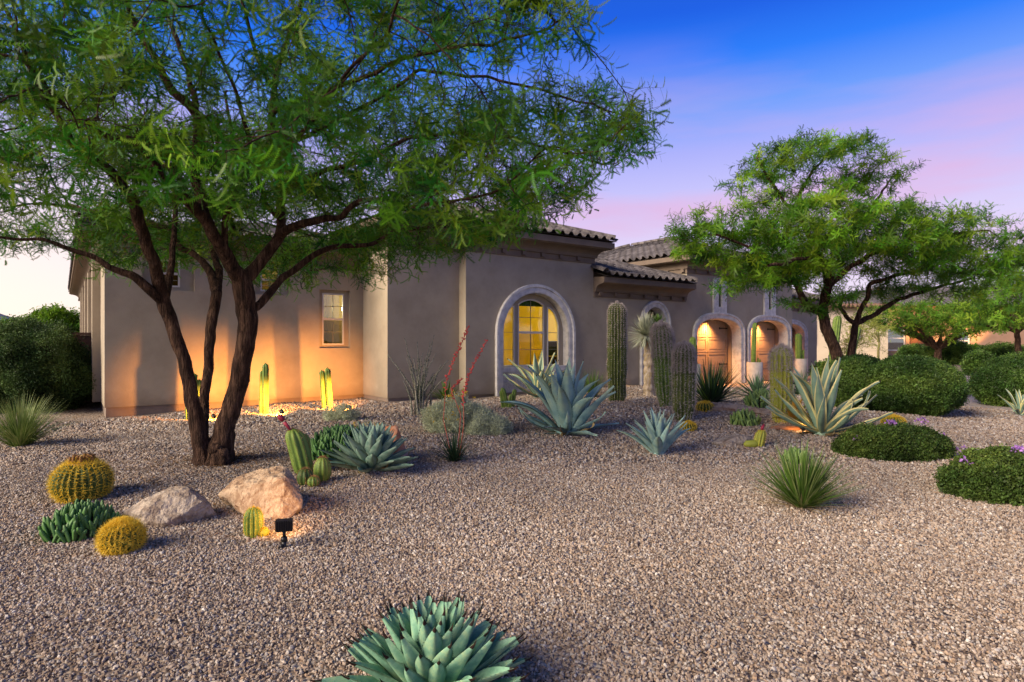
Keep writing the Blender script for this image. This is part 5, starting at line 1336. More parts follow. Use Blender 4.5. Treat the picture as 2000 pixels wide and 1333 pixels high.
p = G(160, 988); q = 1 / ppm(p); barrel('largest golden barrel cactus with a brown woolly top left of the big tree', bk(p, .2), 52 * q, 86 * q, 27, 1, .05, 11, flowers=26)
p = G(238, 1088); q = 1 / ppm(p); barrel('medium golden barrel cactus at the lower left in front of the pale boulder', bk(p, .12), 38 * q, 62 * q, 24, 2, .045, 11)
p = G(1377, 804); q = 1 / ppm(p); barrel('small golden barrel beside the stoutest saguaro base', p, 17 * q, 19 * q, 18, 3, .04, 6, wd=.006)
p = G(1345, 842); q = 1 / ppm(p); barrel('small golden barrel on open gravel right of the small blue agave', p, 14 * q, 18 * q, 18, 4, .035, 6, wd=.006)
p = G(1745, 842); q = 1 / ppm(p); barrel('golden barrel peeking over the flowering lantana mound', bk(p, .3), 21 * q, 26 * q, 20, 5, .04, 6, wd=.006)
p = G(495, 1048); q = 1 / ppm(p)
t = sag('torch_cactus', 'small upright ribbed cactus against the front of the tan boulder', p, 56 * q, 17 * q, 13, 'cactG', 77, .018, 4, (.0, 0, 0), .22, 'spY', dens=lambda s: 1, wd=.002, n=26)
p = G(514, 1048); q = 1 / ppm(p); barrel('tiny round cactus touching the small ribbed cactus by the tan boulder', p, 10 * q, 17 * q, 12, 9, .014, 5, False, group=None, name='ball_cactus', skin='cactY', wd=.002)
# cluster left of the dark spurge
p = G(600, 928); q = 1 / ppm(p)
t = sag('torch_cactus', 'stout ribbed cactus topped with a red bud beside the tan boulder', G(594, 925) + Vector((0, 0, 0)), 88 * q, 20 * q, 9, 'cactG', 61, .025, 3, (-.12, 0, 0), .24, 'spB', dens=lambda s: 1, wd=.003, n=26)
b = MB(); b.tube([(-.12, -.02, 80 * q), (-.16, -.03, 92 * q), (-.20, -.04, 102 * q)], [.014, .016, .02], 8); b.tube([(-.20, -.04, 104 * q), (-.225, -.045, 109 * q), (-.245, -.05, 113 * q), (-.26, -.055, 116 * q)], [.022, .03, .026, .006], 8); b.build('bud', M['bud'], t)
b = MB(); fr = ribbed(b, column_prof(58 * q, 16 * q, .95, 16), 9, .24, (-.02, 0, 0), seed=3); s_ = b.build('stem', M['cactG'], t, (-.04, .11, .10)); tag(spines(fr, .02, 2, .003).build('spines', M['spB'], s_), kind='stuff')
for (px, py, hw, hh, lb, rb) in ((630, 940, 17, 46, 'round green ribbed cactus right of the red budded cactus', 11), (596, 948, 16, 32, 'dark little ball cactus below the red budded cactus', 10), (612, 951, 12, 20, 'smallest ball cactus in the cluster by the tan boulder', 10)):
    p = G(px, py); q = 1 / ppm(p); barrel(lb, p, hw * q, hh * q * 1.1, rb, px, .02, 4, False, group='ball cacti clustered by the tan boulder', name='ball_cactus', skin='cactG' if px != 596 else 'cactD', spm='spB', wd=.0025)
p = G(1481, 874); q = 1 / ppm(p)
t = sag('torch_cactus', 'small leaning yellow green cactus with a red tip beside the flat grey rock', p, 34 * q, 10 * q, 10, 'cactY', 71, .02, 3, (.05, 0, 0), .22, 'spY', dens=lambda s: 1, wd=.004, n=18)
b = MB(); b.tube([(.05, 0, 33 * q), (.055, 0, 38 * q), (.08, 0, 44 * q)], [.02, .024, .012], 7); b.build('bud', M['bud'], t)
b = MB(); b.tube([(0, 0, .03), (-.08, -.02, .05), (-.17, -.02, .045), (-.20, -.02, .03)], [.05, .055, .045, .02], 9); b.build('offset', M['cactY'], t)

# spurge mounds: many upright four-sided stems
def stem_mesh(seed, m):
    rs = random.Random(seed); b = MB(); n = 8; prof = []
    k = 9
    vs = []
    for i in range(k + 1):
        s = i / k; r = .5 * (.86 + .14 * (1 if i % 2 else .5)) * (1 - max(0, s - .82) * 3.2 ) * (.8 + .2 * min(1, s * 5))
        for j in range(n):
            a = 2 * PI * j / n; rr = r * (1.12 if j % 2 == 0 else .74)
            vs.append((rr * math.cos(a), rr * math.sin(a), s * 4.0))
    vs.append((0, 0, 4.02))
    fs = [(i * n + j, i * n + (j + 1) % n, (i + 1) * n + (j + 1) % n, (i + 1) * n + j) for i in range(k) for j in range(n)] + [(k * n + j, k * n + (j + 1) % n, len(vs) - 1) for j in range(n)]
    b.add(vs, fs, 0, True)
    return b.mesh('stem', m)
SM = [stem_mesh(i, M['mound']) for i in range(3)]; SL_ = [stem_mesh(i, M['moundL']) for i in range(3)]
MS = MB(); 
for j in range(4):
    for i in range(7):
        a = PI / 2 * j; z = .5 + i * .5
        for sg in (-.3, .3): MS.add([(.56 * math.cos(a), .56 * math.sin(a), z), (.56 * math.cos(a), .56 * math.sin(a), z + .09), (.86 * math.cos(a + sg * .4), .86 * math.sin(a + sg * .4), z + .1)], [(0, 1, 2)])
def mound(label, base, hw, h, dep, d, protos, seed, n=None, group='low mounds of stubby spurge stems'):
    """base; half width, height, half depth; stem diameter"""
    rs = random.Random(seed); t = empty('spurge_mound', base, label, 'succulent', group)
    P = []; tries = 0
    while tries < 9000 and len(P) < (n or 260):
        tries += 1
        a, r = rs.uniform(0, 2 * PI), math.sqrt(rs.random()); x, y = hw * r * math.cos(a), dep * r * math.sin(a)
        if all((x - u_) ** 2 + (y - v_) ** 2 > (d * .90) ** 2 for u_, v_, _ in P): P.append((x, y, r))
    for x, y, r in P:
        top = h * (math.sqrt(max(0, 1 - r * r * .86)) + rs.uniform(-.09, .07))
        ln = min(max(top, d * 1.6), d * 5.0); z0 = max(top - ln, -.03)
        tx, ty = -y / dep * .5 * r, x / hw * .5 * r
        link('stem', protos[rs.randrange(3)], t, (x * .9, y * .9, z0 * .92), Euler((tx + rs.uniform(-.1, .1), ty + rs.uniform(-.1, .1), rs.uniform(0, 6))), (d * .92, d * .92, (ln + .02) / 4))
    b = MB(); b.lathe([(1.0, -.03), (.92, .12), (.7, .42), (.35, .62), (.001, .68)], 18); c = b.build('base', M['core'], t); c.scale = (hw * .86, dep * .86, h)
    return t
p = G(664, 905); q = 1 / ppm(p); mound('wide dark green mound of stubby spiny stems left of the grey green rosette agave', bk(p, .45), 68 * q, 62 * q, .50, .044, SM, 1, 300)
p = G(158, 1050); q = 1 / ppm(p); mound('mound of fat green spiny stems in front of the largest golden barrel', bk(p, .10), 66 * q, 60 * q, .26, .034, SM, 2, 300)
p = G(1455, 834); q = 1 / ppm(p); mound('small pale green mound of stems on gravel above the flat grey rock', bk(p, .2), 30 * q, 30 * q, .22, .044, SL_, 3, 110)
p = G(1494, 800); q = 1 / ppm(p); mound('pale green stem mound left of the yellow green saguaro behind the flat stones', bk(p, .3), 38 * q, 36 * q, .38, .052, SL_, 4, 150)
p = G(1553, 905); q = 1 / ppm(p); mound('yellowish stem mound half hidden behind the narrow leaved green yucca', bk(p, .1), 24 * q, 24 * q, .2, .045, SL_, 5, 70)

# blades: yuccas and grasses
def blades(n, L, w, i0, i1, seed, bend=.3, m=0, base_r=.05, nseg=5, spread_pow=1.0, cup=.3):
    rs = random.Random(seed); b = MB()
    for k in range(n):
        s = rs.random() ** spread_pow; inc = R(i0 + (i1 - i0) * s + rs.uniform(-5, 5)); az = rs.uniform(0, 2 * PI); l_ = L * rs.uniform(.72, 1.08)
        o = Vector((math.cos(az), math.sin(az), 0)); sd = Vector((-math.sin(az), math.cos(az), 0)); p = o * base_r * rs.random(); a = inc; vs = []
        for i in range(nseg + 1):
            f = i / nseg; ww = w * (1 - f ** 2.2) * .5 + .0004
            nn = o * math.cos(a) - Vector((0, 0, math.sin(a)))
            vs += [p - sd * ww, p - nn * ww * cup, p + sd * ww]
            p = p + (o * math.sin(a) + Vector((0, 0, math.cos(a)))) * (l_ / nseg); a += bend * rs.uniform(.3, 1.2) / nseg * (1 + s)
        b.add(vs, [(3 * i + j, 3 * i + j + 1, 3 * i + j + 4, 3 * i + j + 3) for i in range(nseg) for j in (0, 1)], m)
    return b
def tuft(name, label, base, parts, cat='yucca', group=None):
    t = empty(name, base, label, cat, group)
    for nm, b, m in parts: tag(b.build(nm, M[m], t), kind='stuff')
    return t
p = G(1566, 992); q = 1 / ppm(p)
tuft('twisted_leaf_yucca', 'spiky narrow leaved green yucca alone on open gravel at the right', p, [('blades', blades(230, 130 * q, .019, 3, 66, 1, .12, base_r=.05), 'blade'), ('dry_blades', blades(60, 100 * q, .011, 50, 80, 2, .2, base_r=.05), 'straw'), ('pale_blades', blades(90, 126 * q, .017, 10, 62, 5, .12, base_r=.05), 'bladeL')])
p = G(40, 872); q = 1 / ppm(p)
tuft('grassy_yucca', 'pale grassy tuft at the left edge in front of the dark shrub', p, [('blades', blades(420, 105 * q, .012, 3, 62, 3, .35, base_r=.12), 'bladeL'), ('green_blades', blades(200, 92 * q, .012, 5, 66, 4, .3, base_r=.12), 'blade')])
p = G(888, 902); q = 1 / ppm(p)
rb_ = tuft('red_yucca', 'dark green grassy red yucca with two tall coral flower stalks', p, [('blades', blades(130, 74 * q, .012, 8, 74, 5, .3, base_r=.05), 'bladeD')])
rs = random.Random(8)
for (pts, nf) in (([(884, 900), (866, 820), (872, 740), (893, 690), (917, 636)], 62), ([(896, 900), (906, 830), (905, 770), (921, 720), (953, 663)], 62), ([(893, 900), (900, 810), (880, 760), (905, 740)], 18)):
    P3 = [at(x, y, p.y + .1 * i * .3) - p for i, (x, y) in enumerate(pts)]; P3[0].z = 0
    b = MB(); b.tube(P3, [.006, .005, .0045, .004, .003][:len(P3)], 5); st = b.build('flower_stalk', mat('coral stalk', [C(170, 84, 70), C(190, 110, 84)], rough=.6), rb_)
    b = MB()
    for k in range(nf):
        s = 1.6 + (len(P3) - 2.62) * (k / nf) ** .9; i = min(int(s), len(P3) - 2); c = P3[i].lerp(P3[i + 1], s - i)
        d = Vector((rs.gauss(0, 1), rs.gauss(0, 1), rs.uniform(.1, 1))).normalized()
        b.tube([c, c + d * .016, c + d * .034], [.003, .0085, .004], 5)
    tag(b.build('blossoms', M['redfl'], st), kind='stuff')
p = G(1388, 788); q = 1 / ppm(p)
tuft('spiky_yucca', 'big dark spiky yucca with stiff leaves before the first garage arch', p, [('blades', blades(170, 92 * q, .035, 4, 78, 7, .1, base_r=.12, spread_pow=.8), 'bladeD'), ('pale_blades', blades(46, 88 * q, .03, 8, 66, 8, .1, base_r=.1), 'blade')])
p = G(1158, 778); q = 1 / ppm(p)
tuft('grassy_yucca', 'small fine grass tuft between the big blue agave and the tallest saguaro', p, [('blades', blades(170, 58 * q, .012, 3, 42, 9, .15, base_r=.08), 'blade')])
p = G(872, 786); q = 1 / ppm(p)
tuft('leafy_plant', 'low bright green leafy plant behind the silvery daisy bush', p, [('leaves', blades(40, 44 * q, .07, 5, 62, 19, .4, base_r=.06, cup=.2), 'blade')], 'plant')
# yucca with a trunk
p = G(1268, 774); q = 1 / ppm(p)
t = empty('trunked_yucca', p, 'shaggy trunked yucca with a spiky grey green head before the entry arch', 'yucca')
b = MB(); z = 0; prof = []
for i in range(30): s = i / 29; prof.append((10.5 * q * (1.1 - .15 * s + .14 * math.sin(s * 42) * (.6 + .4 * math.sin(s * 13))), s * 108 * q - .05))
b.lathe(prof, 16); b.build('trunk', mat('yucca trunk', [C(120, 104, 88), C(176, 160, 140), C(200, 188, 168)], scale=7, bump=1, bscale=26, rough=.9, scale3=(1, 1, .5), bdist=.03), t)
rs = random.Random(3); b = MB()
for k in range(520):
    a = rs.uniform(0, 2 * PI); z = rs.uniform(.05, 110 * q); r_ = 10.5 * q; o = Vector((math.cos(a), math.sin(a), 0)); sd = Vector((-math.sin(a), math.cos(a), 0))
    c = o * r_ + Vector((0, 0, z)); b.add([c - sd * .012, c + sd * .012, c + o * .035 - Vector((0, 0, rs.uniform(.04, .12)))], [(0, 1, 2)])
tag(b.build('dead_leaves', M['straw'], t), kind='stuff')
M['yhead'] = mat('yucca head blade', [C(130, 140, 116), C(176, 180, 154), C(206, 206, 182)], scale=4, rough=.55)
for nm, dx, dz, n_, L_, m_ in (('head', -.08, 118 * q, 380, .60, 'yhead'), ('side_head', .22, 136 * q, 150, .34, 'blade')):
    hb = blades(n_, L_, .032, 0, 135, 12, .1, base_r=.04, nseg=3); h_ = hb.build(nm, M[m_], t, (dx, 0, dz)); tag(h_, kind='stuff')
# ocotillo
p = G(822, 812); q = 1 / ppm(p)
t = empty('ocotillo', p, 'grey green ocotillo with many upright thorny canes against the stucco wall', 'plant')
rs = random.Random(21); lf = MB()
for k, (tx, ty) in enumerate([(790, 662), (815, 668), (848, 655), (757, 694), (800, 720), (832, 712), (862, 712), (876, 704), (820, 742), (852, 690), (788, 745), (808, 700), (840, 668), (826, 690), (868, 740), (846, 730), (810, 740), (795, 700)]):
    e = at(tx, ty, p.y + rs.uniform(-.35, .35)) - p; b_ = Vector((rs.gauss(0, .07), rs.gauss(0, .07), -.02)); m1 = b_.lerp(e, .35) + Vector((-e.x * .12, 0, .10)); m2 = b_.lerp(e, .7) + Vector((-e.x * .08, 0, .06))
    pts = [b_, m1, m2, e]; b = MB(); 
    P4 = [pts[0].lerp(pts[1], .5), ]; fine = []
    for i in range(3):
        for s in (0, .25, .5, .75): fine.append(pts[i].lerp(pts[i + 1], s) + Vector((rs.gauss(0, .006), rs.gauss(0, .006), 0)))
    fine.append(e); b.tube(fine, [.023 * (1 - .7 * i / len(fine)) for i in range(len(fine))], 6); b.build('cane', mat('ocotillo cane', [C(92, 96, 76), C(180, 176, 160)], scale=40, rough=.85) if k == 0 else bpy.data.materials['ocotillo cane'], t)
    for i in range(90):
        s = rs.uniform(.05, .72) * (len(fine) - 1.01); j = int(s); c = fine[j].lerp(fine[j + 1], s - j); a = rs.uniform(0, 6.28); o = Vector((math.cos(a), math.sin(a), rs.uniform(0, .9)))
        lf.add([c, c + o * .03 + Vector((0, 0, .008)), c + o * .034 - Vector((0, 0, .008))], [(0, 1, 2)])
tag(lf.build('leaves', M['bladeD'], t), kind='stuff')

# leafy mounds and hedges
def leaf_cluster(seed, m, n=12, s=.022, spread=.05, asp=.5):
    rs = random.Random(seed); b = MB()
    for k in range(n):
        d = Vector((rs.gauss(0, 1), rs.gauss(0, 1), rs.gauss(.5, .8))).normalized(); c = Vector((rs.gauss(0, spread * .4), rs.gauss(0, spread * .4), rs.uniform(0, spread)))
        sd = d.orthogonal().normalized(); sd = Matrix.Rotation(rs.uniform(0, 6), 3, d) @ sd; l_ = s * rs.uniform(.7, 1.3)
        b.add([c, c + d * l_ * .5 + sd * l_ * asp * .5, c + d * l_, c + d * l_ * .5 - sd * l_ * asp * .5], [(0, 1, 2, 3)])
    return b.mesh('leaf_cluster', m)
def bush(name, label, base, lobes, n, protos, cat='bush', seed=1, size=1, core=M['core'], group=None, shell=.16, corek=.80, rough=.10, flowers=None, flat=0):
    """lobes: (dx, dy, dz, a, b, c) half axes; sprigs on and just under an uneven shell"""
    rs = random.Random(seed); t = empty(name, base, label, cat, group)
    P, Ro, S = [], [], []; tot = sum(l[3] * l[4] + l[3] * l[5] + l[4] * l[5] for l in lobes)
    for li, (dx, dy, dz, a, b_, c) in enumerate(lobes):
        k = int(n * (a * b_ + a * c + b_ * c) / tot)
        while k > 0:
            d = Vector((rs.gauss(0, 1), rs.gauss(0, 1), rs.gauss(0, 1))).normalized()
            q = Vector((dx + d.x * a, dy + d.y * b_, dz + d.z * c))
            f = 1 + rough * noise.noise(q * (2.2 / max(a, .3)) + Vector((seed, 0, 0))) * 1.6 + rough * .5 * noise.noise(q * 9) - shell * rs.random() ** 1.5
            f *= (1 + (rs.random() < .06) * rs.uniform(0, .07))
            q = Vector((dx + d.x * a * f, dy + d.y * b_ * f, dz + d.z * c * f))
            if q.z < .01: 
                k -= 1; continue
            if any(((q.x - l[0]) / l[3]) ** 2 + ((q.y - l[1]) / l[4]) ** 2 + ((q.z - l[2]) / l[5]) ** 2 < .6 for j, l in enumerate(lobes) if j != li): k -= 1; continue
            nn = Vector((d.x / a, d.y / b_, d.z / c)).normalized(); v = (nn + Vector((rs.gauss(0, .5), rs.gauss(0, .5), rs.gauss(.15, .5)))).normalized()
            P.append(tuple(q)); Ro.append(rot_to(v, rs.uniform(0, 6.28))); S.append(size * rs.uniform(.7, 1.3)); k -= 1
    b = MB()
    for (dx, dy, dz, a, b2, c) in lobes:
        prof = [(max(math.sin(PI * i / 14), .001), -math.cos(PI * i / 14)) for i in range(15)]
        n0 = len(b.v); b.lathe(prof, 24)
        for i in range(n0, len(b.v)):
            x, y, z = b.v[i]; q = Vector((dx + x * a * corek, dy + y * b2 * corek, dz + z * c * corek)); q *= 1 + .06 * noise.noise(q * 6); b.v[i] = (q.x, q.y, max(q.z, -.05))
    b.build('branches', core, t)  # solid filler body added behind the leaves in place of real branches
    tag(instancer('foliage', protos, P, Ro, S, None, t, seed), kind='stuff')
    if flowers:
        fm, fn, fs_, zone = flowers; F_ = []
        rs2 = random.Random(seed + 5)
        if zone:
            for (zx, zy, zz, r_, kk) in zone:
                for _ in range(kk): F_.append((zx + rs2.gauss(0, r_), zy + rs2.gauss(0, r_), zz + rs2.gauss(0, r_ * .5)))
        up_ = [p_ for p_ in P if p_[2] > lobes[0][2]]
        for _ in range(fn): F_.append(rs2.choice(up_))
        fc = leaf_cluster(99, fm, 9, .018, .016, .8)
        tag(instancer('blossoms', [fc], F_, [(rs2.uniform(-.5, .5), rs2.uniform(-.5, .5), 0) for _ in F_], [fs_ * 1.7 * rs2.uniform(.7, 1.4) for _ in F_], None, t), kind='stuff')
    return t
HC = [leaf_cluster(i, M['hedge'], 16, .034, .07, .42) for i in range(4)]
LC = [leaf_cluster(i + 5, M['lantana'], 14, .024, .05, .7) for i in range(4)]
DC = [leaf_cluster(i + 9, M['darkshrub'], 16, .04, .10, .4) for i in range(4)]
q = 12.6 / F
hp = lambda px, Z: Vector((at(px, 667, Z).x, Z, float(gnd(at(px, 667, Z).x, Z))))
b0 = hp(1782, 12.4)
bush('clipped_hedge', 'wide rounded dark green hedge behind the striped agave', b0, [(0, 0, .54, .80, .84, .56), (-.58, .9, .54, .58, .8, .56), (.08, .1, .56, .66, .80, .53)], 26000, HC, 'hedge', 1, 1.0, group='clipped rounded hedges', rough=.085, corek=.84, shell=.15)
b0 = hp(2006, 14.9)
bush('clipped_hedge', 'rounded dark green hedge at the right edge beyond the paved path', b0, [(0, 0, .60, 1.12, 1.0, .62), (.9, .3, .60, 1.0, 1.0, .62)], 20000, HC, 'hedge', 2, 1.1, group='clipped rounded hedges', rough=.085, corek=.84, shell=.15)
p = G(1744, 905); 
bush('lantana_mound', 'low dark green mound with a few lilac flowers in front of the golden barrel', bk(p, .42), [(0, 0, .06, .60, .40, .31), (-.26, .05, .07, .38, .36, .27), (.32, .03, .08, .36, .33, .25)], 13000, LC, 'bush', 3, .9, group='low flowering lantana mounds', flowers=(M['purple'], 7, 1.0, [(-.02, -.02, .42, .022, 7), (.40, .05, .42, .03, 4), (.72, -.2, .10, .05, 6), (.76, .1, .22, .03, 3)]), rough=.12, corek=.78)
p = G(1972, 994)
bush('lantana_mound', 'nearest low dark mound with lilac flowers cut by the right edge', bk(p, .42), [(0, 0, .05, .52, .40, .35), (.55, -.05, .06, .60, .46, .36), (-.10, .06, .08, .42, .36, .33)], 13000, LC, 'bush', 4, .9, group='low flowering lantana mounds', flowers=(M['purple'], 9, 1.0, [(-.34, .05, .30, .05, 6), (.1, 0, .45, .03, 5), (.38, -.05, .47, .05, 8), (.3, -.3, .35, .02, 2)]), rough=.12, corek=.78)
b0 = hp(60, 14.2)
bush('dark_shrub', 'large loose dark green shrub at the left edge beside the garden wall', b0, [(-.1, 0, .95, 1.15, 1.1, 1.02), (-1.3, .1, .9, 1.2, 1.1, 1.0), (.45, -.1, .55, .8, .9, .62), (-.6, -.5, .5, 1.0, .7, .6)], 26000, DC, 'shrub', 5, 1.15, rough=.2, corek=.74, shell=.28)
b0 = hp(150, 26)
bush('green_shrub', 'bright green shrub top showing over the garden wall', b0, [(-1.0, 0, 1.25, 2.2, 1.5, 1.2), (.4, 0, 1.0, .9, 1.2, 1.35)], 6000, [leaf_cluster(70, M['leafC'], 14, .09, .2, .4)], 'shrub', 6, 1.3, rough=.25, corek=.7)
for i, (px, Z, hw, hh, lb) in enumerate(((1788, 44, 24, 13, 'low dark shrub under the neighbour windows'), (1852, 40, 36, 19, 'boxy dark shrub right of the umbrella tree trunk'), (1898, 44, 26, 13, 'low olive shrub between two wall lights'), (1912, 28, 18, 20, 'green shrub just left of the right hand round hedge'), (1640, 23, 40, 20, 'dark shrub at the foot of the pole cacti'), (1960, 42, 40, 16, 'low shrub before the barred window'))):
    b0 = hp(px, Z); k_ = Z / F
    bush('green_shrub', lb, b0, [(0, 0, hh * k_, hw * k_, hw * k_ * .8, hh * k_ * 1.05)], 1500, [leaf_cluster(70, M['hedge'] if i != 2 else M['leafC'], 14, .11, .22, .4)], 'shrub', 10 + i, .7 + Z / 80, group='shrubs of the neighbouring garden', rough=.15)
# silvery bushes
SC_ = [leaf_cluster(i + 20, M['silver'], 12, .045, .07, .16) for i in range(3)]
p = G(884, 846); q = 1 / ppm(p)
bush('daisy_bush', 'silvery bush with small yellow daisies behind the red yucca', bk(p, .25), [(0, 0, .16, .42, .34, .30), (.2, .05, .14, .36, .3, .24)], 7000, SC_, 'bush', 20, 1.0, M['straw'], flowers=(M['yellowfl'], 120, 1.1, [(.05, 0, .50, .12, 22)]), rough=.3, corek=.35, shell=.6)
p = G(948, 850); bush('silver_bush', 'low grey blue silvery bush right of the daisy bush', bk(p, .12), [(0, 0, .06, .34, .22, .16)], 2600, SC_, 'bush', 21, .95, M['straw'], rough=.3, corek=.3, shell=.6, flowers=(M['yellowfl'], 5, .8, None))
p = G(667, 824); bush('silver_bush', 'small silver grey bush before the right hand wall light', bk(p, .1), [(0, 0, .08, .26, .2, .17)], 1100, SC_, 'bush', 22, .8, M['straw'], rough=.3, corek=.35, shell=.5)
p = G(712, 838); bush('daisy_bush', 'sprinkle of small yellow flowers behind the rosette agave', bk(p, .0), [(0, 0, .02, .32, .12, .08)], 160, SC_, 'bush', 23, .6, M['straw'], rough=.3, corek=.2, shell=.8, flowers=(M['yellowfl'], 26, .7, None))

# boulders
import bmesh
def boulder(name, label, base, dims, m, seed, planes=9, sink=.25, rz=0, cut=(.55, .8), amp=.05, group=None, tilt=(0, 0)):
    rs = random.Random(seed); b = bmesh.new(); bmesh.ops.create_icosphere(b, subdivisions=5, radius=1)
    pl = [(Vector((rs.gauss(0, 1), rs.gauss(0, 1), rs.gauss(.2, .8))).normalized(), rs.uniform(*cut)) for _ in range(planes)]
    for v in b.verts:
        for nn, d in pl:
            e = v.co.dot(nn)
            if e > d: v.co -= nn * (e - d) * .93
        c = v.co.copy(); n_ = c.normalized()
        v.co += n_ * (amp * noise.noise(c * 2.4 + Vector((seed, 0, 0))) + amp * .6 * noise.noise(c * 6 + Vector((0, seed, 0))) + amp * .28 * noise.noise(c * 15))
        v.co.x *= dims[0]; v.co.y *= dims[1]; v.co.z *= dims[2]
    me = bpy.data.meshes.new(name); b.to_mesh(me); b.free(); me.materials.append(m)
    o = link(name, me, None, base + Vector((0, 0, dims[2] * (1 - sink * 2) * .8)), (tilt[0], tilt[1], rz)); tag(o, label, 'rock', group); return o
def hull_rock(name, label, base, pts, m, seed, amp=.012, group=None):
    b = bmesh.new()
    for p_ in pts: b.verts.new(p_)
    r_ = bmesh.ops.convex_hull(b, input=list(b.verts))
    bmesh.ops.delete(b, geom=[e for e in r_['geom_interior'] + r_['geom_unused'] if isinstance(e, bmesh.types.BMVert)], context='VERTS')
    bmesh.ops.bevel(b, geom=list(b.edges), offset=.012, segments=1, affect='EDGES')
    bmesh.ops.triangulate(b, faces=list(b.faces))
    for _ in range(4): bmesh.ops.subdivide_edges(b, edges=[e for e in b.edges if e.calc_length() > .025], cuts=1, use_grid_fill=True); bmesh.ops.triangulate(b, faces=list(b.faces))
    b.normal_update()
    mv = [(v, v.normal.copy()) for v in b.verts]
    for v, n_ in mv:
        c = v.co.copy(); v.co += n_ * amp * (1.6 * noise.noise(c * 5 + Vector((seed, 0, 0))) + .9 * noise.noise(c * 13) + .5 * noise.noise(c * 34) - 1.0 * max(0, noise.noise(Vector((c.x * 9 + c.z * 6, c.y * 9, seed))) - .25))
    me = bpy.data.meshes.new(name); b.to_mesh(me); b.free(); me.materials.append(m)
    return tag(link(name, me, None, base), label, 'rock', group)
def opts(pl, base):       # outline corners seen in the photograph, each at its own distance
    return [at(x, y, base.y + d) - base for x, y, d in pl]
p = G(510, 1008)
hull_rock('boulder', 'large angular tan boulder right of the big tree base', p, opts([(425, 966, .15), (455, 940, .22), (470, 1000, -.02), (500, 1022, -.10), (548, 1022, -.10), (590, 995, .02), (592, 972, .1), (575, 930, .28), (557, 908, .30), (520, 912, .34), (480, 926, .34), (553, 935, .02), (490, 945, .06), (450, 975, .05), (470, 960, .6), (560, 950, .62), (520, 1000, .6), (440, 985, .3), (590, 1010, .35)], p), M['rockA'], 3)
p = G(334, 1030); boulder('boulder', 'low pale grey boulder between the barrel cacti and the angular tan boulder', bk(p, .22), (.40, .25, .20), M['rockB'], 7, 12, .30, .15, (.58, .85))
p = G(765, 905)
hull_rock('boulder', 'leaning orange and grey split rock behind the rosette agave', p, opts([(728, 850, .25), (738, 838, .3), (773, 830, .22), (776, 832, .12), (790, 868, .18), (797, 900, .1), (780, 912, 0), (740, 905, .05), (770, 868, .02), (750, 862, .08), (720, 900, .3), (765, 870, .5), (795, 905, .4)], p), M['rockC'], 5, .010)
p = G(1435, 872); boulder('boulder', 'flat grey rock lying in gravel left of the small leaning cactus', bk(p, .15), (.30, .2, .10), M['rockB'], 9, 6, .3, .1, (.6, .85))
p = G(1410, 805); boulder('boulder', 'long flat tan stone behind the small pale spurge mound', bk(p, .2), (.55, .22, .10), M['rockA'], 10, 6, .3, .0, (.6, .85), group='flat edging stones around the bed')
p = G(1482, 812); boulder('boulder', 'flat brown stone in front of the pale stem mound by the saguaro', bk(p, .2), (.42, .2, .08), M['rockA'], 12, 6, .3, .1, (.6, .85), group='flat edging stones around the bed')
p = G(1542, 842); boulder('boulder', 'thin rust coloured slab in front of the golden agave', bk(p, .15), (.34, .16, .045), M['rockC'], 14, 6, .3, .12, (.6, .85), group='flat edging stones around the bed')

# landscape lights
def bullet(label, base, tgt, energy, color=(1, .37, .065), spot=70, sc_=1, blend=1):
    t = empty('garden_spotlight', base, label, 'spotlight', 'small garden spotlights')
    d = (Vector(tgt) - (base + Vector((0, 0, .13)))).normalized()
    b = MB(); b.tube([(0, 0, -.05), (0, 0, .10 * sc_)], .009, 6); b.build('stake', M['black'], t)
    b = MB(); c = Vector((0, 0, .13 * sc_)); b.tube([c - d * .05 * sc_, c - d * .045 * sc_, c + d * .055 * sc_, c + d * .075 * sc_], [.02 * sc_, .032 * sc_, .036 * sc_, .042 * sc_], 12, 0, False)
    b.tube([c - d * .05 * sc_, c - d * .046 * sc_], [.02 * sc_, .03 * sc_], 12); b.build('head', M['black'], t)
    lamp('spotlight_bulb', 'SPOT', base + c + d * .085 * sc_, energy, color, target=Vector(tgt), size=.025, spot=spot, blend=blend)
    return t
l1 = G(551, 818); l2 = G(683, 808); l3 = G(418, 828)
bullet('black spotlight on a stake aimed at the cactus pair right of the big tree', l1, p1 + Vector((-.34, .75, .25)), 520)
bullet('black spotlight on a stake under the lower window aimed at the right hand cactus pair', l2, p2 + Vector((-.34, .75, .22)), 640)
bullet('black spotlight hidden behind the big tree trunk', l3, p3 + Vector((-.30, .75, .25)), 430)
p = G(555, 1070)
t = empty('floodlight', p, 'black square garden floodlight on a short stake in front of the tan boulder', 'spotlight', rz=.25)
b = MB(); b.box(-.058, .058, -.03, .03, .12, .20); h_ = b.build('housing', M['black'], t)
b = MB()
for i in range(7): b.box(-.052 + i * .0155, -.048 + i * .0155, -.042, -.0305, .125, .195)
tag(b.build('cooling_fins', M['black'], h_), kind='stuff')
b = MB(); b.tube([(0, 0, .125), (0, 0, .07)], .012, 8); b.tube([(-.0, 0, .075), (0, 0, .045)], .022, 10); b.build('knuckle', M['black'], t)
b = MB(); b.tube([(0, 0, .05), (0, 0, -.06)], [.02, .008], 8); b.tube([(-.015, -.015, .03), (-.02, -.02, .0)], .012, 6); b.build('stake', M['black'], t)
lamp('floodlight_bulb', 'SPOT', p + Vector((-.012, .04, .16)), 11, (1, .50, .17), target=G(520, 1000) + Vector((0, .2, .12)), size=.03, spot=120, blend=1)
p = G(1568, 852); bullet('tiny black spotlight beside the golden agave', p, G(1552, 826) + Vector((0, 0, .15)), 7, (1, .5, .15), 100, .8)
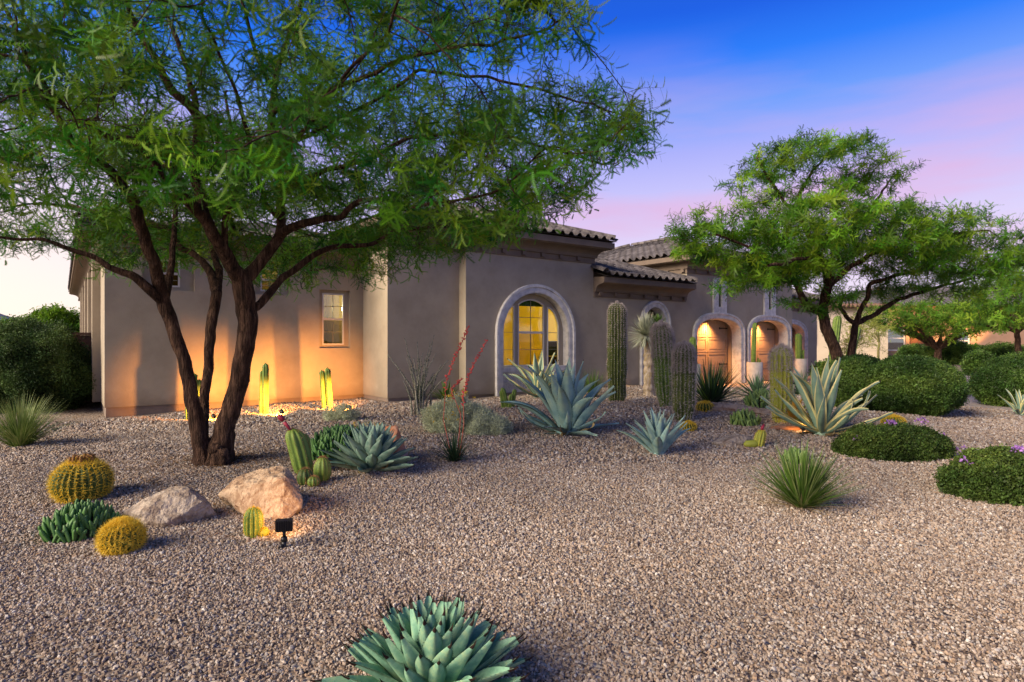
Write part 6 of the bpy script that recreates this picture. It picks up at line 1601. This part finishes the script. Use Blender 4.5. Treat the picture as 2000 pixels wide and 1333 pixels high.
# the neighbour's wall lights
for i, (px, e) in enumerate(((1712, 420), (1810, 300), (1862, 260), (1932, 380))):
    b0 = hp(px, 49.2); t = empty('wall_light', b0, ('brightest ground light at the foot of the neighbour wall by the palo verde', 'ground light between the shrubs left of the umbrella tree', 'ground light just right of the umbrella tree trunk', 'ground light on the neighbour wall left of the barred window')[i], 'light', 'ground lights at the neighbour wall')
    b = MB(); b.lathe([(.001, .1), (.10, .1), (.12, .35), (.10, .36), (.08, .3)], 12); b.build('housing', M['black'], t)
    lamp('wall_light_bulb', 'SPOT', b0 + Vector((0, .05, .45)), e * 2, (1, .50, .15), target=b0 + Vector((0, 1.2, 2.6)), size=.05, spot=85, blend=.9)

# dead leaves and twigs under the tree
rs_ = np.random.RandomState(9); n = 6500
r_ = np.abs(rs_.normal(0, 1.5, n)); a_ = rs_.uniform(0, 6.283, n); X = -3.3 + r_ * np.cos(a_); Y = 7.2 + r_ * np.sin(a_)
lt = MB(); lt.add([(-.5, 0, 0), (0, -.12, .04), (.5, 0, .02), (0, .12, .04)], [(0, 1, 2, 3)]); tw = MB(); tw.tube([(-1, 0, 0), (0, .12, .02), (1, 0, .01)], .035, 4)
ok = Y > 1.5
P = np.stack([X[ok], Y[ok], gnd(X[ok], Y[ok]) + .02], -1)
lm = mat('dry leaf', [C(120, 86, 52), C(150, 116, 70)], rnd=.4, rough=.8)
tag(instancer('leaf_litter', [lt.mesh('dry_leaf', lm), lt.mesh('dry_leaf', lm), tw.mesh('twig', M['bark'])], P, rs_.uniform(-1, 1, (len(P), 3)) * np.array([.4, .4, 3.1]), rs_.uniform(.018, .05, len(P))), 'dry leaves and twigs fallen on the gravel around the big tree', 'leaf litter', kind='stuff')

DRY = [leaf_mesh('dry_leaf', [M['straw'], M['spine']], 1, .12, .012, c_, .6, .6, .4, .04, 0, 12, 4, wave=.5, seed=i + 60) for i, c_ in enumerate((.9, -.5))]
for nm, n_, L_, rb_ in (('blue_agave', 7, .62, .12), ('striped_agave', 6, .6, .1), ('rosette_agave.001', 6, .26, .09), ('blue_agave.002', 3, .3, .05)):
    o_ = bpy.data.objects.get(nm)
    if o_:
        for k in range(n_):
            az = k * 2.4 + random.uniform(-.4, .4); q = Matrix.Rotation(az, 4, 'Z') @ Matrix.Rotation(R(random.uniform(82, 94)), 4, 'X')
            x = link('dry_leaf', DRY[k % 2], o_, Matrix.Rotation(az, 4, 'Z') @ Vector((0, -rb_, .03)), q.to_euler(), L_ * random.uniform(.6, 1)); x['label'] = 'dried straw coloured leaf'
